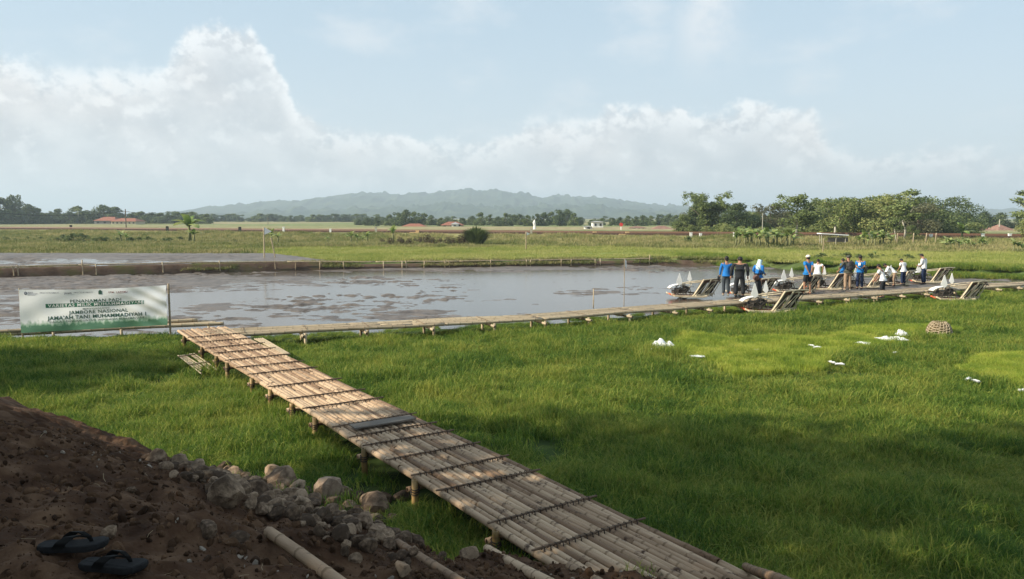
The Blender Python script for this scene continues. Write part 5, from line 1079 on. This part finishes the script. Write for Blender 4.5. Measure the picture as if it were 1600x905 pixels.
for (a_, b_, c_) in fixed: stone(a_, b_, c_*1.05, *slab(a_, b_))
for i in range(230):
    t_ = rr_.uniform(0, 1); a_ = 265+380*t_+rr_.uniform(-12, 12); b_ = 722+112*t_+abs(rr_.gauss(0, 1))*(12+16*t_)+rr_.uniform(-22, 4); stone(a_, b_, rr_.choice((10, 13, 17, 22, 28))*rr_.uniform(.8, 1.15), *slab(a_, b_, 'small '))
# clods and pebbles on the bank (stuff)
def bank_points(n, x0=-5, x1=3.2, y0=1.6, y1=9.5):
    x = RNG.uniform(x0, x1, n); y = RNG.uniform(y0, y1, n); k = bank_s(x, y) > .25; x, y = x[k], y[k]; return np.stack([x, y, bankz(x, y)], 1)
cl = []
for s in range(4):
    o = bpy.data.objects.new('clod', RK[s].copy()); o.data.materials.clear(); o.data.materials.append(mt['clod']); cl.append(o)
pts = bank_points(60000); n = len(pts); s = .004+.036*RNG.uniform(0, 1, n)**9; tag(scatter('soil_clods', pts, RNG.uniform(0, 6, (n, 3)), np.stack([s*1.2, s, s*.9], 1), cl), 'loose crumbly clods covering the dark dirt bank', 'soil', kind='stuff')
pb = []
for s in range(3):
    o = bpy.data.objects.new('pebble', RK[s+4].copy()); o.data.materials.clear(); o.data.materials.append(flat('pebble_stone', (.26, .22, .18), .9, objrand=.5, v=.4)); pb.append(o)
pts = bank_points(2600); k = fbm(pts[:, 0], pts[:, 1], 1.1, 3, 55) > .02; pts = pts[k]; n = len(pts); s = .006+.016*RNG.uniform(0, 1, n)**2.5; tag(scatter('pebbles', pts+[0, 0, .004], RNG.uniform(0, 6, (n, 3)), np.stack([s*1.3, s, s*.6], 1), pb), 'pale pebbles strewn over the dark dirt bank', 'pebbles', kind='stuff')
st = [MB().tube([(0, 0, 0), (.03, .006, .004), (.07, 0, .002)], .0014, 3).mesh('straw', flat('dry_straw', (.30, .23, .14), .8))]; so = [bpy.data.objects.new('straw', st[0])]
pts = bank_points(700); n = len(pts); s = RNG.uniform(.3, 1.1, n); tag(scatter('dry_straw', pts+[0, 0, .008], np.stack([RNG.normal(0, .2, n), RNG.normal(0, .25, n), RNG.uniform(0, 6, n)], 1), np.stack([s, s, s], 1), so), 'bits of dry straw and twigs on the dirt', 'straw', kind='stuff')
n = 900; x = RNG.uniform(-5.5, 2.5, n); y = RNG.uniform(5, 11.5, n); s_ = bank_s(x, y); k = (s_ > 0) & (s_ < .75) & (RNG.uniform(0, 1, n) > s_*1.1); x, y = x[k], y[k]; rot, sc_ = rs(len(x), .25, .35, .8)
tag(scatter('bank_weeds', np.stack([x, y, bankz(x, y)-.02], 1), rot, sc_, P), 'thin green weeds growing between the stones at the bank foot', 'weeds', kind='stuff')
# slippers
def slipper(px_, py_, rz_, lab, mirror=1):
    p = hit_bank(px_, py_); zt = max(float(bankz(p.x+dx, p.y+dy)) for dx in (-.1, 0, .1) for dy in (-.03, .03)); e = tag(empty('flip_flop', (p.x, p.y, zt+.004), rz_), lab, 'slipper')
    out_ = [(-.135, 0), (-.128, .030), (-.10, .040), (-.04, .037), (.02, .040), (.07, .052), (.11, .048), (.135, .025), (.14, 0), (.135, -.022), (.11, -.040), (.07, -.046), (.02, -.038), (-.04, -.034), (-.10, -.038), (-.128, -.028)]
    o = [(x_, y_*mirror) for x_, y_ in out_]; o = o if mirror > 0 else o[::-1]; k = len(o); vs = []; fs = []
    for z_, g_ in ((0, .96), (.012, 1.0), (.024, .985), (.027, .93)): vs += [(x_*g_, y_*g_, z_+.012*max(0, x_/.14)**2+.006*max(0, -x_/.14)) for x_, y_ in o]
    for j in range(3): fs += [(j*k+i, j*k+(i+1) % k, (j+1)*k+(i+1) % k, (j+1)*k+i) for i in range(k)]
    fs += [tuple(range(3*k, 4*k)), tuple(range(k))[::-1]]; MB().add(vs, fs).build('sole', mt['slip'], e)
    def strap(pts_, w):
        m = MB(); vs = []
        for (x_, y_, z_, ww) in pts_: vs += [(x_-ww, y_*mirror, z_), (x_-ww, y_*mirror, z_+.006), (x_+ww, y_*mirror, z_+.006), (x_+ww, y_*mirror, z_)]
        fs = [(i*4+a_, i*4+(a_+1) % 4, (i+1)*4+(a_+1) % 4, (i+1)*4+a_) for i in range(len(pts_)-1) for a_ in range(4)]; m.add(vs, fs); m.build('strap', mt['strap'], e)
    for s in (1, -1): strap([(-.045, s*.040, .018, .022), (-.030, s*.040, .040, .021), (-.005, s*.030, .060, .018), (.03, s*.016, .062, .014), (.065, .002*s, .048, .009), (.075, 0, .028, .006)], 0)
mt['slip'] = flat('dark_blue_grey_rubber', (.020, .020, .021), .85, spec=.1, v=.25, scale=30); mt['strap'] = flat('black_soft_strap', (.010, .010, .010), .7, spec=.15)
slipper(115, 872, .12, 'black thong slipper lying farther up the dirt, toe to right'); slipper(178, 901, -.10, 'black thong slipper nearest the bottom edge, toe to right', -1)
# ------------------------------------------------------------------ basket, sacks, scraps
mt['straw_l'] = flat('shaded_straw', (.16, .12, .06), .9, .1, v=.3, scale=20)
bx = at(1467, 524, .05); bk = tag(empty('wicker_basket', bx), 'woven round bamboo basket upside down at the end of the seedling mats', 'basket')
for k in range(11):
    z_ = .03+.36*k/10; r_ = .36*math.sqrt(max(.1, 1-(z_/.47)**2.4)); m = MB(); m.tube([(r_*math.cos(w), r_*math.sin(w), z_+.018*math.sin(w*6+k*math.pi)) for w in np.linspace(0, 6.2832, 37)], .012, 4); m.build('woven_hoop', mt['bamboo_far'], bk)
for k in range(20):
    w = .314*k; m = MB(); m.tube([(math.cos(w+t_*.3)*.365*math.sqrt(max(.05, 1-(t_*.9)**2.4)), math.sin(w+t_*.3)*.365*math.sqrt(max(.05, 1-(t_*.9)**2.4)), .43*t_) for t_ in np.linspace(0, 1, 6)], .012, 4); m.build('rib', mt['bamboo_far'], bk)
MB().ball((0, 0, .16), (.32, .32, .25), 14, 8).build('shaded_core', mt['straw_l'], bk)  # inner ball in darkened straw; shade behind the weave is in its colour
def sack(px_, py_, L_, Wd_, h_, lab, seed, z=.14, rz_=0, name='plastic_sack'):
    p = at(px_, py_, z); nx, ny = 16, 10; u = np.linspace(-1, 1, nx); v = np.linspace(-1, 1, ny); U_, V_ = np.meshgrid(u, v); top_ = (1-np.abs(U_)**2.5)*(1-np.abs(V_)**2.2)*h_*(.12+1.5*np.maximum(0, fbm(U_, V_, .45, 4, seed)+.12)); X = U_*L_/2*(1+.12*fbm(U_, V_, .7, 2, seed+5)*2); Y_ = V_*Wd_/2*(1+.4*fbm(U_, V_, .9, 2, seed+9))
    co = np.concatenate([np.stack([X.ravel(), Y_.ravel(), top_.ravel()+.01], 1), np.stack([X.ravel(), Y_.ravel(), np.zeros(X.size)-.01], 1)]); f = grid_faces(ny, nx); f2 = f[:, ::-1]+X.size
    o = link(name, mesh_np(name, co, np.concatenate([f, f2]), mt['plastic'])); o.location = p; o.rotation_euler = (0, 0, rz_); return tag(o, lab, 'sack')
sack(1037, 541, .62, .5, .42, 'white plastic sack peaked like a tent at left end of the mats', 3)
sack(1019, 547, .32, .12, .06, 'thin white plastic strip left of the peaked sack', 4, rz_=-.6, name='plastic_strip'); sack(1090, 557, .36, .22, .05, 'small flat white plastic sheet on the left mats', 5, name='plastic_sheet')
sack(1350, 537, .56, .40, .08, 'flat white plastic sheet beside larger crumpled sack', 6, name='plastic_sheet'); sack(1395, 530, .80, .55, .20, 'large crumpled white plastic sack near the basket', 7)
sack(1409, 524, .3, .3, .36, 'crumpled raised end of white plastic behind the large sack', 8)
for i, (a_, b_) in enumerate(((1183, 547), (1205, 550), (1267, 540), (1277, 543), (1398, 551), (1300, 566), (1312, 569), (1513, 592), (1525, 595), (1600, 610))): sack(a_, b_, .22, .08, .05, 'tiny white plastic scrap on the seedling mats', 20+i, name='plastic_scrap', rz_=i)
for i in bpy.data.objects:
    if i.name.startswith('plastic_scrap'): i['group'] = 'white plastic scraps on the mats'; i['category'] = 'scrap'
    elif i.name.startswith('plastic_sh') or i.name.startswith('plastic_st'): i['category'] = 'plastic sheet'
o = sack(1232, 582, .4, .25, .05, 'sandy brown bare patch of soil at the near edge of mats', 50, z=.08, name='soil_patch'); o.data.materials.clear(); o.data.materials.append(flat('sandy_soil', (.40, .26, .12), .95)); o['category'] = 'soil'
bpy.data.scenes.remove(TMP)
# ------------------------------------------------------------------ the hazy morning air
hzb = MB().box((0, 3000, 89), (15900, 14000, 182)).build('haze', []); hzb.data.materials.clear()
hzm = bpy.data.materials.new('haze_air'); hzm.use_nodes = True; t = hzm.node_tree; t.nodes.remove(t.nodes['Principled BSDF']); pv = t.nodes.new('ShaderNodeVolumePrincipled'); pv.inputs['Color'].default_value = (.72, .87, 1.0, 1); pv.inputs['Density'].default_value = .00034; pv.inputs['Anisotropy'].default_value = .1
t.links.new(pv.outputs[0], t.nodes['Material Output'].inputs['Volume']); hzb.data.materials.append(hzm); tag(hzb, 'thin pale morning haze over the fields and hills', 'haze', kind='stuff')
